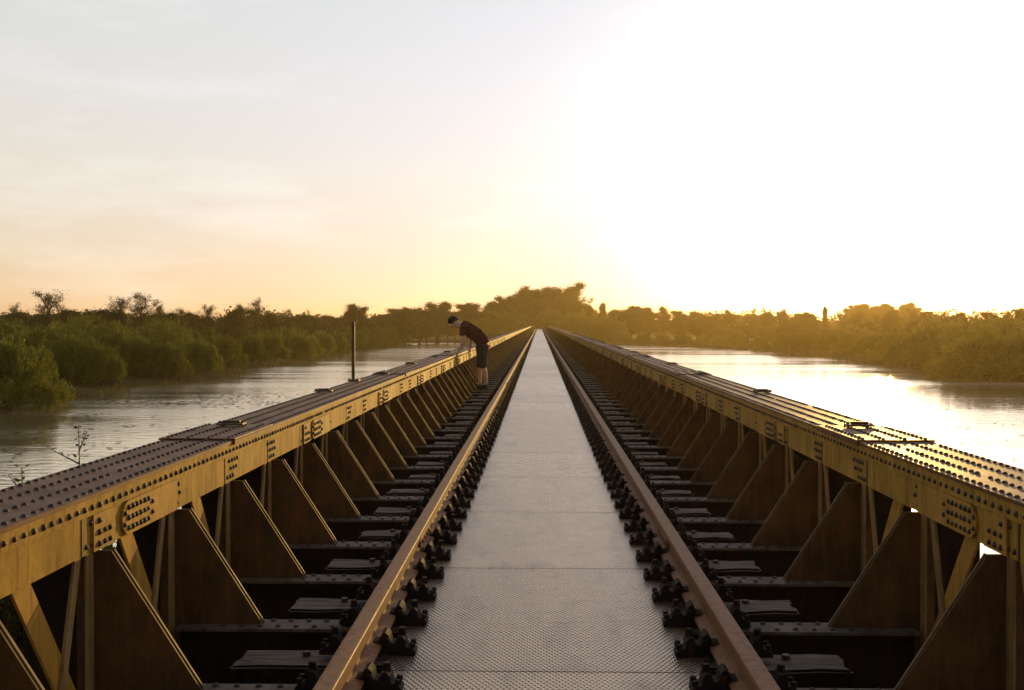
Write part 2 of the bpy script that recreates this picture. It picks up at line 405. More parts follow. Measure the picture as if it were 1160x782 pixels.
ys = np.unique(np.concatenate([np.linspace(-500, -80, 10), np.arange(-80, 300, 2.0), np.linspace(300, 420, 30), np.linspace(420, 2400, 30)]))
X, Y = np.meshgrid(xs, ys); Z = gh(X, Y)
nx, ny = len(xs), len(ys)
V = np.stack([X.ravel(), Y.ravel(), Z.ravel()], 1)
idx = np.arange(nx * ny).reshape(ny, nx)
Fq = np.stack([idx[:-1, :-1].ravel(), idx[:-1, 1:].ravel(), idx[1:, 1:].ravel(), idx[1:, :-1].ravel()], 1)
def quads_mesh(name, V, Fq, smooth=False):
    me = bpy.data.meshes.new(name)
    me.vertices.add(len(V)); me.vertices.foreach_set('co', V.astype(np.float32).ravel())
    k = Fq.shape[1]
    me.loops.add(len(Fq) * k); me.loops.foreach_set('vertex_index', Fq.astype(np.int32).ravel())
    me.polygons.add(len(Fq)); me.polygons.foreach_set('loop_start', np.arange(0, len(Fq) * k, k, dtype=np.int32))
    me.polygons.foreach_set('loop_total', np.full(len(Fq), k, dtype=np.int32))
    if smooth: me.polygons.foreach_set('use_smooth', np.ones(len(Fq), dtype=bool))
    me.update(calc_edges=True); me.validate(); return me
tag(link('ground', quads_mesh('ground', V, Fq, True), [M['ground']]), kind='structure')
wv = np.array([(-46, -120, 0), (52, -120, 0), (52, 282, 0), (-46, 282, 0)], float)
tag(link('water', quads_mesh('water', wv, np.array([[0, 1, 2, 3]])), [M['water']]), kind='structure')

# ------------------------------------------------------------------ bridge
CX = 0.025          # track centre
PITCH = 0.98; Y0 = 3.40
def yk(k): return Y0 + PITCH * k
YA, YB = -4.0, 273.5
ZT = CAMZ - 0.65    # flange top 3.95
RIV_END = 58.0
bridge = empty('iron_bridge', (CX, 0, 0))
tag(bridge, 'long low iron railway bridge with riveted girders running straight to the trees', 'bridge')

def side_girder(s):
    sx_ = s
    def X(u): return sx_ * u
    ax_in = '-x' if s > 0 else 'x'
    nearest = [k for k in range(-3, 47)]
    far = [k for k in range(47, int((YB - Y0) / PITCH))]
    g = MB()
    # angles and side plates
    g.box(X(1.725), X(1.737), YA, YB, 3.868, 3.934)                 # inner angle, vertical leg
    g.box(X(1.7375), X(1.749), YA, YB, 3.722, 3.933)                # inner side plate
    g.box(X(2.100), X(2.112), YA, YB, 3.868, 3.934)
    g.box(X(2.085), X(2.0995), YA, YB, 3.722, 3.933)
    y = YA + 0.03
    while y < RIV_END:
        g.rivet((X(1.725), y, 3.899), ax_in, 0.0125); y += 0.072
    for k in range(-3, 56):
        for r in range(3):
            for c in range(4):
                if (r == 0 and c == 3) or (r == 1 and c == 0 and k % 2): continue
                yy = yk(k) - 0.10 + c * 0.055 + 0.02 * r * (1 if k % 2 else -1)
                if k % 4 in (1, 2): yy += 0.0
                g.rivet((X(1.7375), yy, 3.752 + r * 0.043), ax_in, 0.0125)
    for k in range(-3, 120):                                       # dark joint lines beside the rivet groups
        if k % 4 != 2: g.box(X(1.7340), X(1.7374), yk(k) - 0.145, yk(k) - 0.130, 3.7235, 3.8675, 1)
    # bottom chord of the girder
    g.box(X(1.72), X(2.125), YA, YB, 2.50, 2.515)
    g.box(X(1.737), X(1.749), YA, YB, 2.516, 2.70); g.box(X(2.085), X(2.0995), YA, YB, 2.516, 2.70)
    go = g.build('main_girder', [M['paint'], M['rivet']], bridge, fix=False)
    tag(go, 'girder facing away from the sun, grey brown with a glinting top flange' if s > 0 else 'sunlit yellow girder with dark rivet heads')
    # top flange
    t = MB()
    t.box(X(1.72), X(2.125), YA, YB, 3.9345, ZT)
    y = YA + 0.02; i = 0
    cov = [(6.3 + 8.15 * j, 7.2 + 8.15 * j) for j in range(33)]
    while y < RIV_END:
        if not any(a - 0.02 < y < b + 0.02 for a, b in cov):
            for u in (1.752, 1.864, 1.981, 2.093):
                t.rivet((X(u) , y + (0.036 if u in (1.864, 1.981) else 0), ZT), 'z', 0.0120)
        y += 0.072
    t.build('top_flange', [M['flange'], M['rivet']], go, fix=False)
    for a, b in cov:
        c = MB(); c.box(X(1.708), X(2.135), a, b, ZT + 0.0005, ZT + 0.011, bev=0.002)
        c.box(X(1.708), X(1.7195), a, b, 3.928, ZT)
        if a < RIV_END:
            y = a + 0.04
            while y < b - 0.02:
                for u in (1.752, 1.864, 1.981, 2.093): c.rivet((X(u), y, ZT + 0.011), 'z', 0.0120)
                y += 0.072
        c.build('cover_plate', [M['flange'], M['rivet']], go, fix=False)
    # small clamps on the flange
    for j in range(0, 20):
        yy = 7.05 + 3.62 * j
        u0 = 1.93 if j == 0 else (2.04 if j % 2 else 1.99)
        c = MB(); zb = ZT + (0.0205 if any(a < yy + .1 and yy - .1 < b for a, b in cov) else 0.0105)
        c.box(X(u0 - 0.082), X(u0 + 0.082), yy - 0.05, yy + 0.05, zb, zb + 0.012, bev=0.003)
        c.box(X(u0 - 0.055), X(u0 + 0.055), yy - 0.016, yy + 0.016, zb + 0.0125, zb + 0.028, bev=0.005)
        c.rivet((X(u0 - 0.07), yy, zb + 0.012), 'z', 0.012); c.rivet((X(u0 + 0.07), yy, zb + 0.012), 'z', 0.014)
        c.build('flange_clamp', [M['post'], M['rivet']], go, fix=False)
    # splice plates with the oval rivet groups, every fourth panel
    for k in range(1, 100, 4):
        a, b = yk(k) - 0.03, yk(k + 1) - 0.02
        c = MB(); xi = X(1.7245)
        n = 6; z0, z1 = 3.724, 3.866; rr = 0.07; zm = (z0 + z1) / 2
        poly = [(b, z0), (b, z1)]
        for q in range(n + 1):
            an = R(90 + 180 * q / n); poly.append((a + 0.35 + rr * math.cos(an), zm + rr * math.sin(an)))
        c.prism_x(poly, X(1.7245), X(1.737))
        c.prism_x([(a - 0.02, z0), (a - 0.02, z1), (a + 0.20, z1), (a + 0.20, z0)], X(1.7255), X(1.737))
        if a < RIV_END:
            for r in range(3):
                for q in range(6): c.rivet((xi, a + 0.345 + q * 0.048, 3.752 + r * 0.043), ax_in, 0.0125)
            for q in range(2):
                c.rivet((xi, a + 0.302, 3.772 + q * 0.046), ax_in, 0.0125); c.rivet((xi, a + 0.64, 3.772 + q * 0.046), ax_in, 0.0125)
            for r in range(3):
                for q in range(3):
                    if r == 2 and q > 0: continue
                    c.rivet((xi, a + 0.03 + q * 0.055, 3.748 + r * 0.045), ax_in, 0.0125)
        c.build('splice_plate', [M['plate'], M['rivet']], go)
    # curved seams beside each rivet group: butt strap
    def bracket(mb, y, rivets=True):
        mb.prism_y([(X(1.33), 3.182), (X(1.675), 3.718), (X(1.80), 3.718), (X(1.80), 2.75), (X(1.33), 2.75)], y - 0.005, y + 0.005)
        mb.box(X(1.8005), X(2.02), y - 0.003, y + 0.003, 2.75, 3.718, 2)  # outer plate coloured near black as the shaded gap beyond the bracket
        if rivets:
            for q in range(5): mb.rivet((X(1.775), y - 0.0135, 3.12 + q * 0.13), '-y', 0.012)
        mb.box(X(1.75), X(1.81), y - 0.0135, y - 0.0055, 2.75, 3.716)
    def edge(mb, y):
        dx, dz = 0.347, 0.539; l = math.hypot(dx, dz); nx_, nz_ = -dz / l, dx / l
        p = [(1.325, 3.183), (1.672, 3.722)]  # free edge of the bracket
        q = [(a + nx_ * 0.009, b + nz_ * 0.009) for a, b in p]
        mb.prism_y([(X(p[0][0]), p[0][1]), (X(p[1][0]), p[1][1]), (X(q[1][0]), q[1][1]), (X(q[0][0]), q[0][1])], y - 0.0062, y + 0.0062)
        mb.box(X(1.665), X(1.735), y - 0.009, y + 0.009, 3.7185, 3.7215)
    def post(mb, y):
        mb.box(X(1.742), X(1.7495), y - 0.085, y - 0.014, 2.70, 3.7215)
    def lace(mb, y):
        mb.prism_x([(y - 0.16, 3.74), (y - 0.105, 3.74), (y - 0.43, 2.72), (y - 0.485, 2.72)], X(1.7505), X(1.762))
    def diag(mb, y):
        mb.prism_x([(y + 0.27, 3.78), (y + 0.41, 3.78), (y + 0.965, 3.06), (y + 0.86, 3.00), (y + 0.825, 3.06)], X(1.7625), X(1.774))
    first = {}
    for k in nearest:
        y = yk(k)
        if not first:
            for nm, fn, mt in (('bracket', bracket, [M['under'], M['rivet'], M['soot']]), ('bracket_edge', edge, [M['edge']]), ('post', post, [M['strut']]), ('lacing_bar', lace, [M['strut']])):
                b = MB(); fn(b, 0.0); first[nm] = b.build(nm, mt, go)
                first[nm].location = (0, y, 0)
        else:
            for nm in first:
                c = first[nm].copy(); COL.objects.link(c); c.parent = go; c.location = (0, y, 0)
        if k % 16 in (0, 1, 2):
            b = MB(); diag(b, 0.0); o = b.build('diagonal_brace', [M['plate']], go); o.location = (0, y, 0)
    for nm, fn, mt in (('bracket', lambda m_, y: bracket(m_, y, False), [M['under'], M['rivet'], M['soot']]), ('bracket_edge', edge, [M['edge']]), ('post', post, [M['strut']]), ('lacing_bar', lace, [M['strut']])):
        b = MB()
        for k in far: fn(b, yk(k))
        tag(b.build(nm, mt, go, fix=False), kind='stuff')
    return go
side_girder(-1); side_girder(1)

# cross girders (steel) with rail chairs; timber sleepers between
def chair_mesh():
    c = MB()
    for s in (1, -1):
        poly = [(0.012, 0.046), (0.062, 0.046), (0.064, 0.0), (0.205, 0.0), (0.205, 0.016), (0.185, 0.034), (0.165, 0.036), (0.162, 0.066), (0.150, 0.084), (0.132, 0.082),
                (0.116, 0.050), (0.100, 0.052), (0.092, 0.086), (0.078, 0.100), (0.062, 0.094), (0.050, 0.060), (0.020, 0.058)]
        poly = [(s * a, b) for a, b in poly]
        c.prism_y(poly, -0.05, 0.05)
        c.tube([(s * 0.145, 0.0, 0.075), (s * 0.145, 0.0, 0.112)], [0.017, 0.015], 6, smooth=False)
        c.tube([(s * 0.19, -0.03, 0.03), (s * 0.19, -0.03, 0.05)], [0.014, 0.012], 6, smooth=False)
        c.tube([(s * 0.19, 0.035, 0.03), (s * 0.19, 0.035, 0.05)], [0.014, 0.012], 6, smooth=False)
        c.box(s * 0.070, s * 0.094, -0.07, 0.07, 0.040, 0.078, bev=0.006)
    c.box(-0.0615, 0.0615, -0.07, 0.07, 0.0, 0.0345)
    return c
GA = 0.755
def xgirder(mb, y, riv=True, tm=2):
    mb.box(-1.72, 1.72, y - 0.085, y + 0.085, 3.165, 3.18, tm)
    mb.box(-1.72, 1.72, y - 0.006, y + 0.006, 2.74, 3.1645, 0)  # web coloured near black for the shade under the track
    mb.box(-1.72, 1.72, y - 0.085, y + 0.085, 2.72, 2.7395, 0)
    if riv:
        for i in range(9):
            for sg in (-1, 1):
                xx = sg * (0.99 + i * 0.085)
                if i < 7: mb.rivet((xx, y - 0.05, 3.18), 'z', 0.014); mb.rivet((xx + 0.04, y + 0.05, 3.18), 'z', 0.014)
ks = list(range(-3, int((YB - Y0) / PITCH)))
m_first = None
for k in ks[:100]:
    if m_first is None:
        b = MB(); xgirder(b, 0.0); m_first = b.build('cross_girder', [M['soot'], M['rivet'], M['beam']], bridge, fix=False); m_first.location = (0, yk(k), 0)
        ch = chair_mesh().build('rail_chair', [M['chair']], m_first); ch.location = (-GA, 0, 3.1905)
        c2 = ch.copy(); COL.objects.link(c2); c2.parent = m_first; c2.location = (GA, 0, 3.1905)
        CHAIR = ch
    else:
        c = m_first.copy(); COL.objects.link(c); c.parent = bridge; c.location = (0, yk(k), 0)
        for sg in (-1, 1):
            d_ = CHAIR.copy(); COL.objects.link(d_); d_.parent = c; d_.location = (sg * GA, random.uniform(-.012, .012), 3.1905); d_.rotation_euler = (0, 0, random.uniform(-.03, .03)); d_.scale = (random.uniform(.97, 1.0), random.uniform(.85, 1.15), random.uniform(.9, 1.04))
b = MB()
for k in ks[100:]: xgirder(b, yk(k), False, 1)
tag(b.build('cross_girder', [M['soot'], M['beam']], bridge, fix=False), kind='stuff')

def sleeper_mesh(seed):
    rr = random.Random(seed)
    bm = bmesh.new(); bmesh.ops.create_cube(bm, size=1)
    for w in bm.verts: w.co = Vector((w.co.x * 2.56, w.co.y * 0.25, w.co.z * 0.15))
    bmesh.ops.bisect_plane(bm, geom=bm.verts[:] + bm.edges[:] + bm.faces[:], plane_co=(0.9, 0, 0), plane_no=(1, 0, 0))
    bmesh.ops.bisect_plane(bm, geom=bm.verts[:] + bm.edges[:] + bm.faces[:], plane_co=(-0.9, 0, 0), plane_no=(1, 0, 0))
    for xx in (-1.15, -1.02, -.78, .78, 1.02, 1.15):
        bmesh.ops.bisect_plane(bm, geom=bm.verts[:] + bm.edges[:] + bm.faces[:], plane_co=(xx, 0, 0), plane_no=(1, 0, 0))
    for yy in (-.05, .035):
        bmesh.ops.bisect_plane(bm, geom=bm.verts[:] + bm.edges[:] + bm.faces[:], plane_co=(0, yy, 0), plane_no=(0, 1, 0))
    for w in bm.verts:
        if abs(w.co.x) > .88: w.co += Vector((rr.uniform(-.012, .012), rr.uniform(-.007, .007), rr.uniform(-.011, 0) if w.co.z > 0 else 0))
    bmesh.ops.bevel(bm, geom=[e for e in bm.edges if len(e.link_faces) == 2 and e.calc_face_angle(0) > .8], offset=0.012, segments=2, affect='EDGES')
    dxl, dxr = rr.uniform(-.06, .05), rr.uniform(-.05, .06)
    for w in bm.verts:
        if abs(w.co.x) > 1.0: w.co += Vector(((dxl if w.co.x < 0 else dxr), 0, rr.uniform(-.003, .0)))
    mb = MB(); bm.normal_update(); sides = [0 if f.normal.z > .35 else 2 for f in bm.faces]; mb.frombm(bm); mb.m = sides  # tops stay grey, all other faces get the painted shade
    for sg in (-1, 1):
        mb.tube([(sg * 1.03, 0.04, 0.07), (sg * 1.03, 0.04, 0.088)], [0.02, 0.018], 6, 1, False)
    return mb
protos = []; SZ = 3.0935
for i in range(4):
    root = empty('timber_sleeper', (CX, 0, SZ))
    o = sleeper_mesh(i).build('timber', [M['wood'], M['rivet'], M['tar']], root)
    for sg in (-1, 1):
        c = CHAIR.copy(); COL.objects.link(c); c.parent = root; c.location = (sg * GA, 0, 0.097)
    protos.append(root)
used = 0
for n_, k in enumerate(ks):
    y = yk(k) + PITCH / 2
    if n_ < 4: r = protos[n_]
    else: r = copy_tree(protos[random.randrange(4)])
    for c in r.children:
        if c.name.startswith('rail_chair'): c.rotation_euler = (0, 0, random.uniform(-.03, .03)); c.scale = (random.uniform(.97, 1.0), random.uniform(.85, 1.15), random.uniform(.9, 1.04))
    r.location = (CX + random.uniform(-.02, .02) * 0, y + random.uniform(-.015, .015), SZ)
    tag(r, 'weathered grey timber sleeper lying under both rails between two iron cross girders', 'sleeper', 'timber sleepers under the rails')

# rails
def rail(side, label):
    root = empty('rail', (CX + side * GA, 0, 3.2255))
    prof = [(-.0625, 0), (.0625, 0), (.0625, .010), (.012, .024), (.009, .034), (.009, .094), (.014, .102), (.035, .108), (.036, .136), (.033, .1395), (.022, .1405), (-.022, .1405),
            (-.033, .1395), (-.036, .136), (-.035, .108), (-.014, .102), (-.009, .094), (-.009, .034), (-.012, .024), (-.0625, .010)]
    b = MB(); y = -3.5
    joints = [7.05 + 18.0 * j for j in range(0, 16)]
    st = [-3.5] + joints + [283.0]
    for a, c in zip(st[:-1], st[1:]): b.prism_y(prof, a + 0.003, c - 0.003)
    b.build('rail_bar', [M['rail']], root)
    for j in joints:
        f = MB()
        for s in (-1, 1):
            f.box(s * 0.010, s * 0.026, j - 0.25, j + 0.25, 0.036, 0.092, bev=0.003)
            for q in (-.18, -.06, .06, .18): f.rivet((s * 0.026, j + q, 0.064), 'x' if s > 0 else '-x', 0.016, 0)
        f.build('fishplate', [M['rail']], root)
    tag(root, label, 'rail', 'rails of the single track'); return root
rail(-1, 'long rusty steel rail on the left of the walkway, side lit gold by the sun')
rail(1, 'long rusty brown steel rail on the right of the walkway, inner side dull')

# walkway of tread plates
mb = MB()
PL = PITCH * 2
def deckmesh():
    bm = bmesh.new(); bmesh.ops.create_cube(bm, size=1)
    for w in bm.verts: w.co = Vector((w.co.x * 1.325, w.co.y * (PL - 0.005), w.co.z * 0.007))
    bmesh.ops.bevel(bm, geom=bm.edges[:], offset=0.002, segments=2, affect='EDGES')
    m_ = MB(); m_.frombm(bm)
    return m_
first = None
y = -2.0
j0 = 4.62 - PL * 3
for j in range(0, 145):
    yy = j0 + PL * j + PL / 2
    if yy + PL / 2 > 280: break
    if first is None: o = first = deckmesh().build('walkway_plate', [M['deck'], M['rivet']])
    else: o = first.copy(); COL.objects.link(o)
    o.location = (CX, yy, 3.1850 + random.uniform(-.0003, .0003)); o.rotation_euler = (random.uniform(-.0004, .0004), random.uniform(-.0004, .0004), random.uniform(-.001, .001))
    tag(o, 'grey diamond patterned steel walkway plate laid between the two rails', 'walkway plate', 'steel plates of the walkway between the rails')

# brick piers under the girders
pm = None
for j in range(-1, 17):
    yy = 5.0 + 16.3 * j
    if pm is None:
        root = pm = empty('brick_pier', (CX, yy, -1.2))
        b = MB(); b.box(-2.3, 2.3, -0.6, 0.6, -0.3, 3.35, bev=0.05); b.build('shaft', [M['brick']], root)
        b = MB(); b.box(-2.55, 2.55, -0.8, 0.8, 3.352, 3.66, bev=0.04); b.build('cap_stone', [m_plain('cap_stone', (0.25, 0.23, 0.2), 0.9, 0.2, 5)], root)
        for sg in (-1, 1):
            b = MB(); b.box(sg * 1.75, sg * 2.1, -0.25, 0.25, 3.662, 3.698, bev=0.01); b.build('bearing_plate', [M['post']], root)
    else: root = copy_tree(pm); root.location = (CX, yy, -1.2)
    tag(root, 'low brown brick pier standing in the water under the bridge girders', 'bridge pier', 'brick piers under the bridge')

# thin steel post on the left girder
root = empty('marker_post', (CX - 2.10, 12.75, ZT))
tag(root, 'thin dark upright steel post fixed to outer edge of the left girder', 'post')
b = MB(); b.box(-0.018, 0.018, -0.012, 0.012, 0.02, 0.665, bev=0.003); b.box(-0.012, 0.012, 0.0125, 0.03, 0.02, 0.655); b.build('upright', [M['post']], root)
b = MB(); b.box(-0.055, 0.07, -0.05, 0.05, 0.0005, 0.018, bev=0.003); b.rivet((0.045, -0.02, 0.018), 'z', 0.016, 0); b.rivet((0.045, 0.025, 0.018), 'z', 0.016, 0); b.rivet((-0.04, -0.02, 0.018), 'z', 0.014, 0); b.build('base_plate', [M['post']], root)

# ------------------------------------------------------------------ vegetation
def leaves(P, D, ln, wd, curl=None):
    """rhombic leaves: P centre, D unit dir, ln,wd arrays"""
    n = len(P)
    r = RNG.normal(size=(n, 3)); A = np.cross(D, r); A /= (np.linalg.norm(A, axis=1, keepdims=True) + 1e-9)
    h = D * (ln / 2)[:, None]; w = A * (wd / 2)[:, None]
    V = np.stack([P - h, P + w - h * 0.1, P + h, P - w - h * 0.1], 1).reshape(-1, 3)
    Fq = np.arange(4 * n).reshape(n, 4)
    return V, Fq
def unit(a): return a / (np.linalg.norm(a, axis=1, keepdims=True) + 1e-9)

def bush_meshes(seed, W=5.4, H=3.6, nc=190, per=140, ll=0.19, lw=0.062, ns=24):
    global RNG
    RNG = np.random.default_rng(seed)
    # several lobes form an uneven dome
    nl = 5
    lob = np.stack([RNG.uniform(-.24, .24, nl) * W, RNG.uniform(-.24, .24, nl) * W, RNG.uniform(0.22, 0.36, nl) * H], 1)
    lob[0] = (0, 0, H * 0.40)
    lr = RNG.uniform(.22, .30, nl) * W; lr[0] = .36 * W
    lh = RNG.uniform(.36, .50, nl) * H; lh[0] = .56 * H
    P = []; D = []; Ls = []
    for i in range(nc):
        j = RNG.integers(nl)
        u = RNG.normal(size=3); u /= np.linalg.norm(u); u[2] = abs(u[2]) * 1.1 - 0.22
        k = RNG.uniform(.80, 1.0)
        c = lob[j] + u * np.array([lr[j], lr[j], lh[j]]) * k
        if i % 4 == 0:
            a_ = RNG.uniform(0, 6.28); k = RNG.uniform(.30, .50) * W; c = np.array([k * math.cos(a_), k * math.sin(a_), RNG.uniform(.1, .3) * H])
        c[2] = max(c[2], 0.2)
        rad = RNG.uniform(.26, .50) * (W / 5.4)
        q = unit(RNG.normal(size=(per, 3))) * (RNG.uniform(0, 1, (per, 1)) ** 0.45) * rad
        q[:, 2] *= 1.15
        p = c + q
        out = unit(np.stack([p[:, 0], p[:, 1], (p[:, 2] - H * .2)], 1))
        d = unit(out * 0.8 + np.array([0, 0, 0.9]) + RNG.normal(size=(per, 3)) * 0.55)
        P.append(p); D.append(d)
    # wispy shoots
    for i in range(ns):
        j = RNG.integers(nl); u = RNG.normal(size=3); u /= np.linalg.norm(u); u[2] = abs(u[2]) + .3
        c = lob[j] + u / np.linalg.norm(u) * np.array([lr[j], lr[j], lh[j]]) * 0.95
        m_ = 22; t = np.linspace(0, RNG.uniform(.3, .7), m_)
        dr = np.array([u[0] * .5, u[1] * .5, 1.0]); dr /= np.linalg.norm(dr)
        p = c + t[:, None] * dr + RNG.normal(size=(m_, 3)) * .05
        P.append(p); D.append(unit(dr + RNG.normal(size=(m_, 3)) * .45))
    P = np.concatenate(P); D = np.concatenate(D); P[:, 2] = np.maximum(P[:, 2], 0.05)
    n = len(P)
    V, Fq = leaves(P, D, RNG.uniform(.7, 1.3, n) * ll, RNG.uniform(.7, 1.3, n) * lw)
    crown = quads_mesh('crown', V, Fq); crown.materials.append(M['willow'])
    mb = MB()
    for i in range(9):
        a = RNG.uniform(0, 6.28); l = lob[RNG.integers(nl)]
        mb.tube([(0.2 * math.cos(a), 0.2 * math.sin(a), -0.3), (l[0] * .5, l[1] * .5, l[2] * .6), (l[0] * 1.1, l[1] * 1.1, l[2] * 1.3)], [.07, .05, .015], 5)
    o = mb.build('trunk', [M['bark']]); tm = o.data; bpy.data.objects.remove(o)
    return tm, crown

def tree_meshes(seed, H=11.0, spread=0.36, nlimb=8, per=110, dens=1.0, leaf=0.30, bare=0.0, trunk_h=0.28, narrow=1.0, round_=1.0, shell=0, rx=.30, up=(.25, .9)):
    global RNG
    RNG = np.random.default_rng(seed); rr = random.Random(seed)
    mb = MB(); tips = []
    def branch(p, d, ln, r, lvl):
        n = 4; pts = [p.copy()]; rad = [r]
        for i in range(n):
            d = (d + Vector((rr.gauss(0, .16), rr.gauss(0, .16), rr.gauss(0.06, .12)))).normalized()
            p = p + d * ln / n; pts.append(p.copy()); rad.append(r * (1 - (i + 1) / n * 0.72))
            if lvl >= 1: tips.append((p.copy(), lvl))
        mb.tube(pts, rad, 6 if lvl == 0 else 4, cap=False)
        if lvl < 2:
            for i in range(5 if lvl == 0 else 4):
                q = pts[rr.randint(1, n)]
                nd = Vector((rr.gauss(0, 1), rr.gauss(0, 1), rr.uniform(.1, .9))).normalized()
                branch(q, (d * .5 + nd * .9).normalized(), ln * rr.uniform(.42, .65), r * .4, lvl + 1)
    pts = [Vector((0, 0, -0.4))]; rad = [H * .022]
    lean = Vector((rr.gauss(0, .05), rr.gauss(0, .05), 1))
    nseg = 7
    for i in range(nseg):
        pts.append(Vector((lean.x * (i + 1) * H * .11 + rr.gauss(0, .08), lean.y * (i + 1) * H * .11 + rr.gauss(0, .08), H * .9 * (i + 1) / nseg)))
        rad.append(H * .022 * (1 - (i + 1) / nseg * .85))
    mb.tube(pts, rad, 7, cap=False)
    for i in range(nlimb):
        t = trunk_h + (0.92 - trunk_h) * (i + rr.random()) / nlimb
        k = t * nseg; j = min(int(k), nseg - 1); p = pts[j].lerp(pts[j + 1], k - j)
        a = i * 2.4 + rr.random()
        prof = math.sin(math.pi * min(1, max(0.12, (1 - t) * 0.9 + 0.12))) ** 0.7 * round_ + (1 - round_) * (1 - t)
        ln = H * spread * (0.45 + 0.65 * prof) * rr.uniform(.8, 1.15)
        branch(p, Vector((math.cos(a) * narrow, math.sin(a) * narrow, rr.uniform(*up))).normalized(), ln, H * .008, 0 if bare > .3 or H > 5 else 1)
    tips.append((pts[-1], 2)); tips.append((pts[-2], 1))
    if shell:
        lobes = [(Vector((0, 0, H * .58)), 1.0)] * 3 + [(Vector((rr.uniform(-.17, .17) * H, rr.uniform(-.17, .17) * H, H * rr.uniform(.40, .68))), rr.uniform(.5, .8)) for _ in range(6)]
        for q in range(shell):
            c_, k_ = lobes[rr.randrange(9)]
            u_ = Vector((rr.gauss(0, 1), rr.gauss(0, 1), rr.gauss(.15, 1))).normalized() * rr.uniform(.42, 1.10) ** .8 * k_
            tips.append((c_ + Vector((u_.x * rx * H, u_.y * rx * H, u_.z * .37 * H)), 2))
    P = []; D = []
    for p, lvl in tips:
        if rr.random() > dens: continue
        m_ = int(per * (1 - bare) * rr.uniform(.4, 1.3))
        rad_ = H * .055 * rr.uniform(.6, 1.3) * (1 - .4 * bare)
        q = RNG.normal(size=(m_, 3)) * rad_ * np.where(RNG.uniform(0, 1, (m_, 1)) < .3, .95, .50)
        q[:, 2] *= .8
        pp = np.array(p) + q
        P.append(pp); D.append(unit(RNG.normal(size=(m_, 3)) + np.array([0, 0, .15])))
    P = np.concatenate(P); D = np.concatenate(D); n = len(P)
    V, Fq = leaves(P, D, RNG.uniform(.7, 1.3, n) * leaf, RNG.uniform(.6, 1.2, n) * leaf * .6)
    crown = quads_mesh('crown', V, Fq); crown.materials.append(M['leaf'])
    o = mb.build('trunk', [M['bark']], fix=False); tm = o.data; bpy.data.objects.remove(o)
    return tm, crown

def bounds_h(me):
    c = np.empty(len(me.vertices) * 3, np.float32); me.vertices.foreach_get('co', c); c = c.reshape(-1, 3)
    return float(np.percentile(c[:, 2], 99.0))
VAR = {}
VAR['bush'] = [bush_meshes(100 + i, W=5.4 + .4 * (i % 3), H=3.5 + .3 * (i % 2)) for i in range(6)]
VAR['broad'] = [tree_meshes(200 + i, H=10.5, spread=.20, nlimb=9, per=40, leaf=.27, dens=.7, shell=170, rx=.40, up=(.5, 1.3)) for i in range(5)]
VAR['dense'] = [tree_meshes(300 + i, H=8.0, spread=.20, nlimb=9, per=44, leaf=.24, trunk_h=.12, dens=.75, shell=170, rx=.44, up=(.4, 1.2)) for i in range(5)]
VAR['bare'] = [tree_meshes(400 + i, H=9.0, spread=.21, nlimb=13, per=46, dens=.42, leaf=.14, bare=.66, trunk_h=.25, up=(.8, 2.0)) for i in range(5)]
VAR['slender'] = [tree_meshes(500 + i, H=10.0, spread=.12, nlimb=14, per=26, leaf=.22, trunk_h=.15, narrow=.7, round_=.2, up=(.8, 1.8)) for i in range(2)]
VH = {k: [max(bounds_h(c), bounds_h(t)) for t, c in v] for k, v in VAR.items()}
VN = {'bush': 'willow_bush', 'broad': 'broadleaf_tree', 'dense': 'broadleaf_tree', 'bare': 'sparse_tree', 'slender': 'slender_tree'}
VC = {'bush': 'bush', 'broad': 'tree', 'dense': 'tree', 'bare': 'tree', 'slender': 'tree'}
def plant(kind, X, Y, height, wide=1.0, label='', group=None, variant=None, rz=None):
    i = random.randrange(len(VAR[kind])) if variant is None else variant % len(VAR[kind])
    t, c = VAR[kind][i]
    z = float(gh(X, Y)) - 0.05
    e = empty(VN[kind], (X, Y, max(z, -0.1)), random.uniform(0, 6.28) if rz is None else rz)
    s = (height - max(z, -0.1)) / VH[kind][i]
    e.scale = (s * wide, s * wide, s)
    link('trunk', t, (), e); link('crown', c, (), e)
    tag(e, label, VC[kind], group); return e
def at(px, top, Zd):
    return (px - 611) * Zd / F, Zd, CAMZ + (366 - top) * Zd / F       # world x, y, top height above water

# left bank, shrubs at the water's edge (individually described)
LEFT = [
 (4, 389, 62, .88, 'large dark green willow bush at the water edge, nearest on the left bank'),
 (-30, 384, 70, 1.2, None),
 (84, 384, 80, .9, 'tall willow bush behind the nearest left bank bush, half hidden by it'),
 (62, 380, 84, 1.1, None),
 (134, 381, 91, .95, 'rounded willow bush on the left bank with pale feathery top, behind a small inlet'),
 (180, 386, 90, .85, 'low willow bush leaning over the lily pads on the left bank'),
 (214, 386, 97, .9, 'willow bush between the lily pads and the taller shrubs on the left bank'),
 (195, 374, 104, 1.0, None),
 (250, 384, 108, .95, 'broad willow bush that bulges farthest into the water on the left bank'),
 (232, 376, 116, 1.0, None),
 (283, 384, 122, 0.9, None), (300, 379, 134, 1.0, None), (328, 379, 142, 1.0, None), (345, 382, 150, .9, None), (318, 374, 156, 1.0, None),
 (362, 377, 166, 1.0, None), (380, 378, 176, .9, None), (395, 374, 190, 1.0, None), (410, 377, 200, .95, None), (425, 372, 212, 1.0, None),
 (442, 373, 226, 1.0, None), (455, 374, 236, .9, None), (468, 371, 250, 1.0, None),
]
for i, (px, top, Zd, w, lab) in enumerate(LEFT):
    x, y, h = at(px, top, Zd)
    x = min(x, float(xl(y)) - 0.2)
    plant('bush', x, y, h, w, lab or 'rounded willow bush in the row along the left water edge', None if lab else 'willow bushes along the left bank', variant=i)
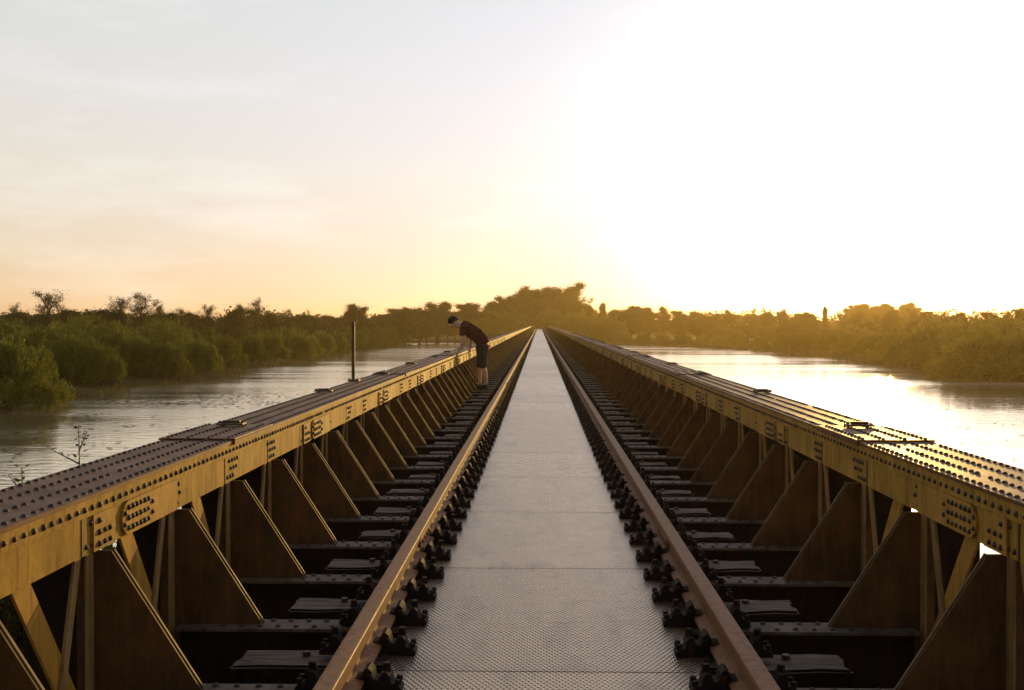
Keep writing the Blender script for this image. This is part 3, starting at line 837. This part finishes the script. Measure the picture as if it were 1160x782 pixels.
VAR['shallows'] = [bush_meshes(150 + i, W=2.6, H=3.2, nc=190, per=210, ll=0.065, lw=0.026, ns=0) for i in range(2)]  # bushes added to block the bright water seen through the left girder
VH['shallows'] = [bounds_h(c) for t, c in VAR['shallows']]; VN['shallows'] = 'willow_bush'; VC['shallows'] = 'bush'
plant('shallows', -3.85, 9.8, 3.1, 1.25, 'dark bush growing in the shallows beside the left girder, glimpsed under its chord', variant=2)
plant('shallows', -4.6, 7.4, 2.55, .8, 'small dark bush beside the near brick pier, glimpsed at the lower left through the girder', variant=4)
# left, second belt: mid height bushes and trees
for i in range(46):
    Zd = 88 + i * 3.9 + random.uniform(-3, 3)
    edge_px = 611 + F * (float(xl(Zd)) - 9) / Zd
    px = edge_px - random.uniform(0, 1) ** 0.8 * (edge_px + 40)
    top = random.uniform(366, 374)
    x, y, h = at(px, top, Zd)
    plant('bush' if random.random() < .75 else 'dense', x, y, h, random.uniform(1.0, 1.5), 'mid green marsh shrub massed behind the left water edge', 'shrubs massed behind the left bank')
# left skyline trees
SKY_L = [(50, 331, 125, 'bare', 1.25, 'tall sparse tree with open crown standing out on the left skyline'),
 (8, 345, 130, 'bare', .8, None), (18, 352, 128, 'bare', .8, None), (-25, 350, 130, 'dense', 1, None), (78, 349, 140, 'dense', 1.0, None), (95, 350, 135, 'dense', 1.0, None),
 (115, 349, 140, 'dense', 1, None), (133, 337, 140, 'bare', 1.05, 'sparse tree with feathery twin tops beside the taller one on the left skyline'),
 (155, 333, 145, 'bare', 1.2, 'tall thinly leaved tree in the middle of the left skyline'), (176, 341, 150, 'bare', .9, None), (203, 350, 150, 'bare', .9, None), (190, 352, 150, 'dense', .9, None),
 (232, 346, 160, 'bare', 1.0, None), (220, 352, 165, 'dense', .8, None), (263, 347, 165, 'dense', .8, None), (272, 345, 170, 'bare', .9, None), (287, 339, 170, 'bare', .85, 'thin pointed sparse tree right of the gap on the left skyline'),
 (305, 353, 180, 'dense', .8, None), (325, 351, 185, 'bare', .9, None), (345, 352, 190, 'bare', .8, None), (360, 357, 190, 'dense', .8, None),
 (402, 347, 225, 'dense', 1.3, 'round dark tree rising behind the steel post'), (380, 357, 215, 'dense', .9, None), (425, 354, 235, 'dense', 1.0, None), (445, 351, 245, 'dense', 1.0, None),
 (458, 350, 250, 'broad', 1.8, None), (475, 348, 262, 'dense', 1.0, None), (496, 344, 270, 'broad', 1.7, 'rounded tree just left of the bending person'), (484, 349, 265, 'dense', 1.0, None),
 (515, 349, 280, 'dense', 1.1, None), (536, 345, 285, 'broad', 1.7, 'dark tree directly behind the bending person'), (525, 352, 280, 'dense', 1.1, None), (553, 346, 290, 'dense', 1.1, None),
 (574, 338, 300, 'broad', 1.3, 'gappy tree left of the tall clump at the bridge end'), (562, 350, 285, 'dense', 1.0, None), (590, 340, 310, 'dense', 1.0, None)]
for i, (px, top, Zd, kd, w, lab) in enumerate(SKY_L):
    x, y, h = at(px, top, Zd)
    if kd == 'dense' and lab is None: h -= 4.5 * Zd / F; w *= 1.45
    plant(kd, x, y, h, w, lab or ('thinly leaved tree on the skyline behind the left bank' if kd == 'bare' else 'full crowned dark tree on the skyline behind the left bank'),
          None if lab else ('sparse trees on the left skyline' if kd == 'bare' else 'leafy trees on the left skyline'), variant=i)
for i in range(30):
    px = -30 + i * 20 + random.uniform(-6, 6); Zd = 135 + max(0, px) * 0.27 + random.uniform(-8, 8)
    x, y, h = at(px, random.uniform(355, 361), Zd)
    plant('dense', x, y, h, random.uniform(1.5, 2.0), 'low spreading tree in the dark belt under the left skyline', 'low trees of the left belt', variant=i)
# trees where the bridge ends
MID = [(598, 327, 318, 'broad', 1.75, 'tallest round dark tree at the far end of the bridge'), (622, 327, 325, 'broad', 1.6, 'tall dark tree in the middle of the clump at the bridge end'),
 (645, 323, 330, 'broad', 1.1, 'tall airy tree with gold rimmed leaves right of the bridge end'), (655, 338, 322, 'bare', 1.2, 'short sparse tree at right edge of the tall clump'),
 (584, 338, 306, 'dense', 1.5, None), (610, 332, 306, 'dense', 1.5, None), (632, 334, 312, 'dense', 1.4, None), (566, 344, 300, 'dense', 1.4, None), (658, 345, 315, 'dense', 1.3, None), (668, 347, 310, 'dense', 1.0, None), (600, 350, 296, 'dense', 1.0, None), (652, 352, 300, 'dense', 1.1, None),
 (576, 355, 285, 'bush', 1.4, None), (638, 356, 288, 'bush', 1.4, None), (625, 352, 300, 'bush', 1.5, None), (655, 360, 278, 'bush', 1.4, None), (560, 358, 278, 'bush', 1.4, None), (672, 358, 275, 'bush', 1.4, None),
 (612, 348, 345, 'dense', 1.3, None)]
for i, (px, top, Zd, kd, w, lab) in enumerate(MID):
    x, y, h = at(px, top, Zd)
    plant(kd, x, y, h, w, lab or ('low bush under the tall trees at the bridge end' if kd == 'bush' else 'lower leafy tree filling the clump at the bridge end'),
          None if lab else ('bushes at the bridge end' if kd == 'bush' else 'lower trees at the bridge end'), variant=i + 1)
# right bank
RIGHT = [
 (893, 377, 172, .9, None), (912, 374, 172, 1.25, 'broad domed bush standing alone out in the right side water'), (945, 376, 168, 1.2, None), (968, 374, 160, 1.2, None),
 (995, 379, 140, 1.1, 'gold rimmed round bush in the middle of the right bank'), (1022, 388, 122, .9, 'small low round bush at the water edge beside a larger domed one'), (1012, 378, 130, 1.0, None), (1050, 376, 120, 1.2, None),
 (1068, 396, 100, .85, 'low rounded bush at the front of the right bank, leftmost of the nearest clump'), (1105, 379, 97, 1.15, 'tall domed willow bush nearest on the right bank'), (1130, 384, 94, 1.1, None), (1160, 379, 96, 1.2, None), (1185, 376, 96, 1.3, None), (1085, 380, 106, 1.1, None),
 (860, 383, 192, 1.1, None), (838, 382, 205, 1.0, None), (815, 381, 212, 1.1, None), (795, 380, 220, 1.0, None), (772, 379, 228, 1.1, None), (750, 378, 236, 1.1, None), (728, 377, 244, 1.0, None), (705, 376, 252, 1.1, None), (690, 374, 260, 1.1, None),
]
for i, (px, top, Zd, w, lab) in enumerate(RIGHT):
    x, y, h = at(px, top, Zd)
    x = max(x, float(xr(y)) + 0.2)
    plant('bush', x, y, h, w, lab or 'backlit rounded bush in the row along the right water edge', None if lab else 'bushes along the right bank', variant=i + 2)
for i in range(46):
    Zd = 110 + i * 3.5 + random.uniform(-3, 3)
    e_px = 611 + F * (float(xr(Zd)) + 14) / Zd
    px = e_px + random.uniform(0, 1) ** .8 * max(60, 1200 - e_px)
    x, y, h = at(px, random.uniform(364, 374), Zd)
    plant('bush' if random.random() < .6 else 'dense', x, y, h, random.uniform(1.0, 1.5), 'hazy golden shrub massed behind the right water edge', 'shrubs massed behind the right bank')
SKY_R = [(684, 345, 300, 'slender', .75, 'slender pointed tree right of the tall clump at the bridge end'), (700, 351, 300, 'dense', 1.1), (715, 347, 290, 'dense', 1.2), (735, 349, 280, 'dense', 1.1), (752, 349, 275, 'broad', 1.1), (770, 352, 270, 'dense', 1.1),
 (790, 353, 265, 'dense', 1.1), (808, 355, 260, 'dense', 1.0), (826, 354, 255, 'broad', 1.0), (846, 357, 250, 'dense', 1.0), (866, 354, 245, 'dense', .9), (884, 352, 240, 'broad', .9), (903, 355, 235, 'dense', .9), (918, 354, 225, 'dense', .8),
 (934, 349, 225, 'slender', .5, 'small spire shaped tree poking above the right skyline'), (950, 354, 220, 'bare', .9), (968, 354, 215, 'dense', .8), (990, 356, 210, 'bare', .8), (1010, 353, 200, 'dense', .8), (1030, 350, 200, 'bare', 1.0), (1048, 353, 190, 'dense', .8),
 (1066, 352, 180, 'bare', .9), (1082, 355, 175, 'dense', .8), (1100, 352, 170, 'bare', .9), (1118, 354, 165, 'dense', .8), (1136, 351, 160, 'bare', .9), (1155, 351, 155, 'dense', .8), (1178, 350, 150, 'dense', .9), (1200, 348, 150, 'dense', .9)]
for i, t in enumerate(SKY_R):
    px, top, Zd, kd, w = t[:5]; lab = t[5] if len(t) > 5 else None
    x, y, h = at(px, top, Zd)
    if kd == 'dense': h -= 1.5 * Zd / F; w *= 1.45
    plant(kd, x, y, h, w, lab or ('thin backlit tree on the hazy right skyline' if kd == 'bare' else 'leafy backlit tree on the hazy right skyline'), None if lab else ('thin trees on the right skyline' if kd == 'bare' else 'leafy trees on the right skyline'), variant=i)
for i, (px, top) in enumerate([(962, 347), (978, 346), (994, 346), (1008, 347), (1022, 345), (1032, 350)]):
    x, y, h = at(px, top, 330)
    plant('dense', x, y, h, 1.35, 'pale hazy tree in the flat topped clump far behind the right bank', 'far clump behind the right bank', variant=i)

# far-off wood closing the horizon: one mass
P = []; D = []
RNG = np.random.default_rng(5)
n = 60000
xx = RNG.uniform(-330, 380, n); yy = 380 + RNG.uniform(0, 70, n)
yy = np.where((np.abs(xx) < 60), yy + 20, yy)
topz = 6.5 + 1.6 * np.sin(xx * .11) + 1.3 * np.sin(xx * .31 + 2) + .9 * np.sin(xx * .83)
zz = topz * RNG.uniform(0, 1, n) ** .6
V, Fq = leaves(np.stack([xx, yy, zz], 1), unit(RNG.normal(size=(n, 3))), RNG.uniform(.8, 1.8, n), RNG.uniform(.5, 1.1, n))
o = link('far_wood', quads_mesh('far_wood', V, Fq), [M['leaf']])
tag(o, 'far off hazy wood closing the horizon behind both banks', 'wood', kind='stuff')

# reeds along the shores (uncountable)
RNG = np.random.default_rng(9)
def reed_strip(n, fx, sgn):
    y = 55 + RNG.uniform(0, 1, n) ** 0.8 * 215
    x = fx(y) + (wob(y) if sgn < 0 else wob(y + 40)) + sgn * RNG.uniform(-0.3, 1.5, n)
    z = np.maximum(gh(x, y), -0.05)
    ln = RNG.uniform(.3, .8, n)
    d_ = unit(np.stack([RNG.normal(0, .16, n), RNG.normal(0, .16, n), np.ones(n)], 1))
    return np.stack([x, y, z], 1) + d_ * (ln / 2)[:, None], d_, ln, RNG.uniform(.02, .05, n)
A_ = [reed_strip(3000, xl, -1), reed_strip(3000, xr, 1)]
V, Fq = leaves(np.concatenate([a[0] for a in A_]), np.concatenate([a[1] for a in A_]), np.concatenate([a[2] for a in A_]), np.concatenate([a[3] for a in A_]))
tag(link('reeds', quads_mesh('reeds', V, Fq), [M['reed']]), 'fringe of short reeds along both water edges', 'reeds', kind='stuff')

# lily pads and floating weed
def pads(n_cl, reg, per):
    P = []; r_ = []
    for _ in range(n_cl):
        px, py = RNG.uniform(reg[0], reg[2]), RNG.uniform(reg[1], reg[3])
        Zd = F * CAMZ / (py - 366); cx = (px - 611) * Zd / F
        m_ = RNG.integers(per // 3, per)
        P.append(np.stack([cx + RNG.normal(0, 1.6, m_), Zd + RNG.normal(0, 1.3, m_)], 1)); r_.append(RNG.uniform(.05, .15, m_))
    return np.concatenate(P), np.concatenate(r_)
RNG = np.random.default_rng(3)
PP = [pads(22, (60, 447, 300, 462), 45), pads(9, (-40, 468, 110, 495), 36), pads(60, (0, 420, 500, 540), 7), pads(14, (300, 398, 480, 412), 40), pads(45, (800, 410, 1200, 530), 6), pads(10, (860, 400, 1020, 414), 40), pads(14, (1080, 430, 1180, 440), 70)]
C2 = np.concatenate([p[0] for p in PP]); rr_ = np.concatenate([p[1] for p in PP])
ok = (np.abs(C2[:, 0]) > 3.0); C2 = C2[ok]; rr_ = rr_[ok]
k = 7; an = np.linspace(0.25, 6.1, k)
n = len(C2); tl = RNG.normal(0, .06, (n, 2)); a0 = RNG.uniform(0, 6.28, n)
VX = C2[:, None, 0] + rr_[:, None] * np.cos(an[None] + a0[:, None]); VY = C2[:, None, 1] + rr_[:, None] * np.sin(an[None] + a0[:, None])
VZ = 0.014 + np.abs((VX - C2[:, None, 0]) * tl[:, :1] + (VY - C2[:, None, 1]) * tl[:, 1:]) + RNG.uniform(0, .012, n)[:, None]
tag(link('lily_pads', quads_mesh('lily_pads', np.stack([VX, VY, VZ], 2).reshape(-1, 3), np.arange(n * k).reshape(n, k)), [M['pad']]), 'scattered lily pads and floating weed on the water', 'lily pads', kind='stuff')
# mud bar on the right water
mbm = bmesh.new(); bmesh.ops.create_grid(mbm, x_segments=40, y_segments=10, size=1)
for w in mbm.verts:
    q = 1 - w.co.x ** 2; e = max(0, q) ** .5
    h_ = 0.10 * max(0, (1 - w.co.y ** 2)) * e + 0.03 * math.sin(w.co.x * 17 + w.co.y * 5) - 0.035
    w.co = Vector((39 + w.co.x * 9, 86 + w.co.y * 1.5 * (0.5 + e) + w.co.x * -1.5, h_))
mb = MB(); mb.frombm(mbm, 0, True); o = mb.build('mud_bar', [M['mud']]); tag(o, kind='structure')

# weeds growing on the pier beside the left girder
def weed(name, loc, H, seed, label, nst=4):
    global RNG
    RNG = np.random.default_rng(seed); rr = random.Random(seed)
    e = empty(name, loc); tag(e, label, 'plant')
    mb = MB(); P = []; D = []
    for i in range(nst):
        a = rr.uniform(0, 6.28); lean = rr.uniform(.03, .22); h = H * (1 if i == 0 else rr.uniform(.6, .9))
        lean *= .35; a = rr.uniform(1.8, 4.4)
        if i == 0: lean = .01
        pts = [Vector((math.cos(a) * lean * h * t * t, math.sin(a) * lean * h * t * t, h * t)) for t in (0, .25, .5, .75, 1)]
        mb.tube(pts, [.009, .008, .006, .004, .002], 5)
        def stem_at(t): return Vector((math.cos(a) * lean * h * t * t, math.sin(a) * lean * h * t * t, h * t))
        for t in np.linspace(.45, 1, 30):
            q = stem_at(float(t))
            for _ in range(2):
                d_ = Vector((rr.gauss(0, 1), rr.gauss(0, 1), rr.uniform(.0, .7))).normalized()
                P.append(tuple(q + d_ * rr.uniform(.012, .03))); D.append(tuple(d_))
        for t in (.62, .70, .78, .84, .89, .93):
            q = stem_at(t); d_ = Vector((rr.gauss(0, 1), rr.gauss(0, 1), 1.3)).normalized(); l_ = rr.uniform(.07, .16)
            mb.tube([q, q + d_ * l_ * .5, q + d_ * l_], [.004, .003, .0015], 4)
            for u in np.linspace(.25, 1, 9):
                e_ = Vector((rr.gauss(0, 1), rr.gauss(0, 1), rr.uniform(-.2, .8))).normalized()
                P.append(tuple(q + d_ * l_ * float(u) + e_ * rr.uniform(.008, .022))); D.append(tuple(e_))
    P = np.array(P); D = np.array(D); n = len(P)
    V, Fq = leaves(P, D, RNG.uniform(.016, .032, n), RNG.uniform(.009, .017, n))
    mb.build('stem', [M['bark']], e); link('foliage', quads_mesh('foliage', V, Fq), [M['leaf']], e)
weed('tall_weed', (-2.235, 5.55, 2.46), 1.63, 1, 'tall leafy weed rising behind the outer edge of the left girder', 3)
weed('low_weed', (-2.215, 4.85, 2.46), 1.52, 2, 'bushy low weed peeking over the left girder at the picture edge', 8)
weed('low_weed', (-2.25, 4.72, 2.46), 1.48, 6, 'spreading low weed cut off by the left picture edge', 8)

# ------------------------------------------------------------------ person
def skin_obj(name, nodes, edges, mat, parent, sub=2):
    me = bpy.data.meshes.new(name)
    names = list(nodes); ix = {n_: i for i, n_ in enumerate(names)}
    me.from_pydata([nodes[n_][0] for n_ in names], [(ix[a], ix[b_]) for a, b_ in edges], [])
    o = link(name, me, [mat], parent)
    md = o.modifiers.new('Skin', 'SKIN'); md.use_smooth_shade = True
    lay = me.skin_vertices[0].data if len(me.skin_vertices) else None
    for n_ in names:
        r = nodes[n_][1]; lay[ix[n_]].radius = (r, r) if not isinstance(r, tuple) else r
        lay[ix[n_]].use_root = (n_ == names[0])
    sb = o.modifiers.new('Sub', 'SUBSURF'); sb.levels = sub; sb.render_levels = sub
    return o
PX, PY, PZ = CX - 1.30, 25.0, 3.18
person = empty('person', (PX, PY, PZ))
tag(person, 'person in dark cap, dark shirt and shorts bending over the left girder rail', 'person')
# local frame: facing -x, camera sees left side (-y)
J = {
 'pelvis': ((0.02, 0, .95), .10), 'waist': ((-.05, 0, 1.08), .10), 'chest': ((-.24, 0, 1.24), .145), 'upper': ((-.37, 0, 1.33), .12),
 'neck': ((-.47, 0, 1.385), .058), 'skull0': ((-.53, 0, 1.41), .072), 'skull1': ((-.605, 0, 1.45), .098), 'skull2': ((-.655, 0, 1.485), .082),
 'jaw': ((-.615, 0, 1.365), .05), 'nose': ((-.725, 0, 1.405), .016),
 'sh_l': ((-.38, -.175, 1.29), .066), 'el_l': ((-.36, -.22, 1.03), .044), 'wr_l': ((-.44, -.17, .845), .030), 'palm_l': ((-.475, -.165, .805), (.034, .022)),
 'sh_r': ((-.38, .175, 1.29), .066), 'el_r': ((-.22, .22, 1.05), .044), 'wr_r': ((-.25, .17, .86), .030), 'palm_r': ((-.265, .16, .80), (.034, .022)),
 'hip_l': ((.03, -.09, .88), .082), 'kn_l': ((.055, -.115, .49), .058), 'calf_l': ((.10, -.12, .34), .056), 'an_l': ((.125, -.12, .09), .037), 'toe_l': ((-.03, -.13, .04), .034),
 'hip_r': ((.03, .09, .88), .082), 'kn_r': ((-.03, .10, .49), .058), 'calf_r': ((-.02, .10, .34), .056), 'an_r': ((-.03, .11, .09), .037), 'toe_r': ((-.19, .11, .04), .034),
}
E = [('pelvis', 'waist'), ('waist', 'chest'), ('chest', 'upper'), ('upper', 'neck'), ('neck', 'skull0'), ('skull0', 'skull1'), ('skull1', 'skull2'), ('skull0', 'jaw'), ('skull2', 'nose'),
     ('upper', 'sh_l'), ('sh_l', 'el_l'), ('el_l', 'wr_l'), ('wr_l', 'palm_l'), ('upper', 'sh_r'), ('sh_r', 'el_r'), ('el_r', 'wr_r'), ('wr_r', 'palm_r'),
     ('pelvis', 'hip_l'), ('hip_l', 'kn_l'), ('kn_l', 'calf_l'), ('calf_l', 'an_l'), ('an_l', 'toe_l'), ('pelvis', 'hip_r'), ('hip_r', 'kn_r'), ('kn_r', 'calf_r'), ('calf_r', 'an_r'), ('an_r', 'toe_r')]
for sd_, flat in (('l', True), ('r', False)):
    p0 = Vector(J['palm_' + sd_][0])
    base = Vector((-.05, 0, -.012)) if flat else Vector((-.012, 0, -.05))
    for f_, (off, ln) in enumerate(((-.028, .80), (-.010, .95), (.010, 1.0), (.027, .88))):
        a_ = p0 + base * .7 + Vector((0, off, 0)); b_ = a_ + base * .8 * ln + Vector((0, off * .3, -.006)); c_ = b_ + (Vector((-.016, 0, -.014)) if flat else Vector((-.016, 0, -.014)))
        for q, (pt, r) in enumerate(((a_, .0095), (b_, .0085), (c_, .007))): J['f%d%d%s' % (f_, q, sd_)] = (tuple(pt), r)
        E += [('palm_' + sd_, 'f%d0%s' % (f_, sd_)), ('f%d0%s' % (f_, sd_), 'f%d1%s' % (f_, sd_)), ('f%d1%s' % (f_, sd_), 'f%d2%s' % (f_, sd_))]
    sg = 1 if sd_ == 'l' else -1
    a_ = p0 + Vector((-.012, .035 * sg, -.004)); b_ = a_ + base * .55 + Vector((0, .016 * sg, 0))
    J['t0' + sd_] = (tuple(a_), .011); J['t1' + sd_] = (tuple(b_), .009)
    E += [('palm_' + sd_, 't0' + sd_), ('t0' + sd_, 't1' + sd_)]
skin_obj('body', J, E, M['skin'], person)
sh = {'p0': ((.05, 0, .93), .17), 'p': ((.03, 0, 1.02), .172), 'w': ((-.05, 0, 1.13), .172), 'c': ((-.235, 0, 1.25), .165), 'u': ((-.375, 0, 1.335), .155), 'n': ((-.43, 0, 1.365), .085),
      'sl': ((-.385, -.175, 1.285), .086), 'el': ((-.375, -.205, 1.12), .075), 'sr': ((-.385, .175, 1.285), .086), 'er': ((-.31, .20, 1.13), .075)}
skin_obj('shirt', sh, [('p0', 'p'), ('p', 'w'), ('w', 'c'), ('c', 'u'), ('u', 'n'), ('u', 'sl'), ('sl', 'el'), ('u', 'sr'), ('sr', 'er')], M['shirt'], person)
skin_obj('waistband', {'a': ((.035, 0, .86), .185), 'b': ((.035, 0, .90), .186), 'c': ((.03, 0, .945), .182)}, [('a', 'b'), ('b', 'c')], M['red'], person)
st = {'p0': ((.02, 0, 1.0), .185), 'p': ((.03, 0, .91), .172), 'hl': ((.035, -.085, .80), .135), 'ml': ((.045, -.11, .62), .098), 'kl': ((.05, -.115, .42), .098), 'hr': ((.03, .085, .80), .135), 'mr': ((-.005, .10, .62), .098), 'kr': ((-.03, .10, .42), .098)}
skin_obj('shorts', st, [('p0', 'p'), ('p', 'hl'), ('hl', 'ml'), ('ml', 'kl'), ('p', 'hr'), ('hr', 'mr'), ('mr', 'kr')], M['shorts'], person)
for nm, ax, ay in (('l', .125, -.12), ('r', -.03, .11)):
    sh_o = skin_obj('shoe', {'h': ((ax + .035, ay, .045), (.060, .056)), 'm': ((ax - .05, ay, .045), (.060, .056)), 't': ((ax - .155, ay - .004, .038), (.058, .044)), 'e': ((ax - .20, ay - .004, .034), (.03, .022))}, [('h', 'm'), ('m', 't'), ('t', 'e')], M['shoe'], person)
    skin_obj('sock', {'a': ((ax, ay, .08), .052), 'b': ((ax - .002, ay, .16), .054)}, [('a', 'b')], M['sock'], person, 1)
bp_ = empty('backpack', (PX, PY, PZ + 1.0))
tag(bp_, 'dark flat backpack worn on the back of the bending person', 'backpack')
bm = bmesh.new(); bmesh.ops.create_cube(bm, size=1)
for w in bm.verts: w.co = Vector((w.co.x * .40, w.co.y * (.27 if w.co.x > 0 else .22), w.co.z * (.11 if w.co.x > 0 else .08)))
bmesh.ops.bevel(bm, geom=bm.edges[:], offset=.038, segments=4, affect='EDGES')
ang = math.atan2(-.23, .33)
for w in bm.verts:
    w.co.z -= 0.35 * w.co.x * w.co.x
    x_, z_ = w.co.x * math.cos(ang) - w.co.z * math.sin(ang), w.co.x * math.sin(ang) + w.co.z * math.cos(ang)
    w.co = Vector((x_ - .125, w.co.y, z_ + .315))
mb = MB(); mb.frombm(bm, 0, True); mb.build('bag', [M['shorts']], bp_)
for sg in (-1, 1):
    mb = MB(); mb.tube([(-.27, sg * .09, .43), (-.36, sg * .11, .455), (-.44, sg * .12, .37), (-.42, sg * .145, .25), (-.27, sg * .15, .17), (-.10, sg * .12, .20)], [.016] * 6, 6)
    mb.build('strap', [M['black']], bp_)
# cap with brim, sunglasses
bm = bmesh.new(); bmesh.ops.create_uvsphere(bm, u_segments=20, v_segments=12, radius=.112)
up = Vector((-.42, 0, .91)).normalized(); fw = Vector((-.91, 0, -.42)).normalized(); cc = Vector((-.612, 0, 1.462))
bmesh.ops.delete(bm, geom=[v for v in bm.verts if v.co.z < -.035], context='VERTS')
rot = Matrix((( -fw.x, 0, up.x), (0, 1, 0), (-fw.z, 0, up.z)))
mb = MB(); vv = [tuple(cc + (-fw) * v.co.x * 1.06 + Vector((0, v.co.y * .92, 0)) + up * v.co.z * .98) for v in bm.verts]
bm.verts.index_update(); mb.add(vv, [tuple(w.index for w in f.verts) for f in bm.faces], 0, True); bm.free()
cap = mb.build('cap', [M['black']], person)
mb = MB(); pts = []
for q in range(9):
    a_ = R(-70 + 140 * q / 8); pts.append(cc + fw * (.095 + .085 * math.cos(a_)) + Vector((0, .085 * math.sin(a_), 0)) + up * (-.008 - .012 * math.cos(a_)))
lo = [tuple(p_) for p_ in pts]; hi = [tuple(p_ + up * .008) for p_ in pts]
mb.add(lo + hi, [tuple(range(9)), tuple(range(17, 8, -1))] + [(i, i + 1, i + 10, i + 9) for i in range(8)] + [(8, 0, 9, 17)]); mb.build('brim', [M['black']], cap)
mb = MB()
for sg in (-1, 1):
    c_ = cc + fw * .093 + Vector((0, sg * .036, 0)) + up * -.042
    lo = [tuple(c_ + Vector((0, .029 * math.cos(2 * math.pi * q / 10), 0)) + up * .021 * math.sin(2 * math.pi * q / 10)) for q in range(10)]
    hi = [tuple(Vector(p_) + fw * .006) for p_ in lo]
    mb.add(lo + hi, [tuple(range(10)), tuple(range(19, 9, -1))] + [(i, (i + 1) % 10, 10 + (i + 1) % 10, 10 + i) for i in range(10)])
    mb.tube([c_ + Vector((0, sg * .028, 0)), cc + fw * .02 + Vector((0, sg * .095, 0)) + up * -.040, cc - fw * .03 + Vector((0, sg * .098, 0)) + up * -.045], [.004] * 3, 5)
mb.tube([cc + fw * .096 + Vector((0, -.01, 0)) + up * -.04, cc + fw * .096 + Vector((0, .01, 0)) + up * -.04], [.004] * 2, 5)
mb.build('sunglasses', [M['glass']], person)

# ------------------------------------------------------------------ haze
hm, nt, out = newmat('haze_air')
pv = N(nt, 'ShaderNodeVolumePrincipled'); pv.inputs['Color'].default_value = (1.0, 0.78, 0.36, 1)
pv.inputs['Density'].default_value = 0.00031; pv.inputs['Anisotropy'].default_value = 0.72
nt.links.new(pv.outputs[0], out.inputs['Volume'])
b = MB(); b.box(-1520, 1520, -520, 2420, -2.2, 24.0)
tag(b.build('haze', [hm]), 'thin golden evening haze over the marsh', 'haze', kind='stuff')
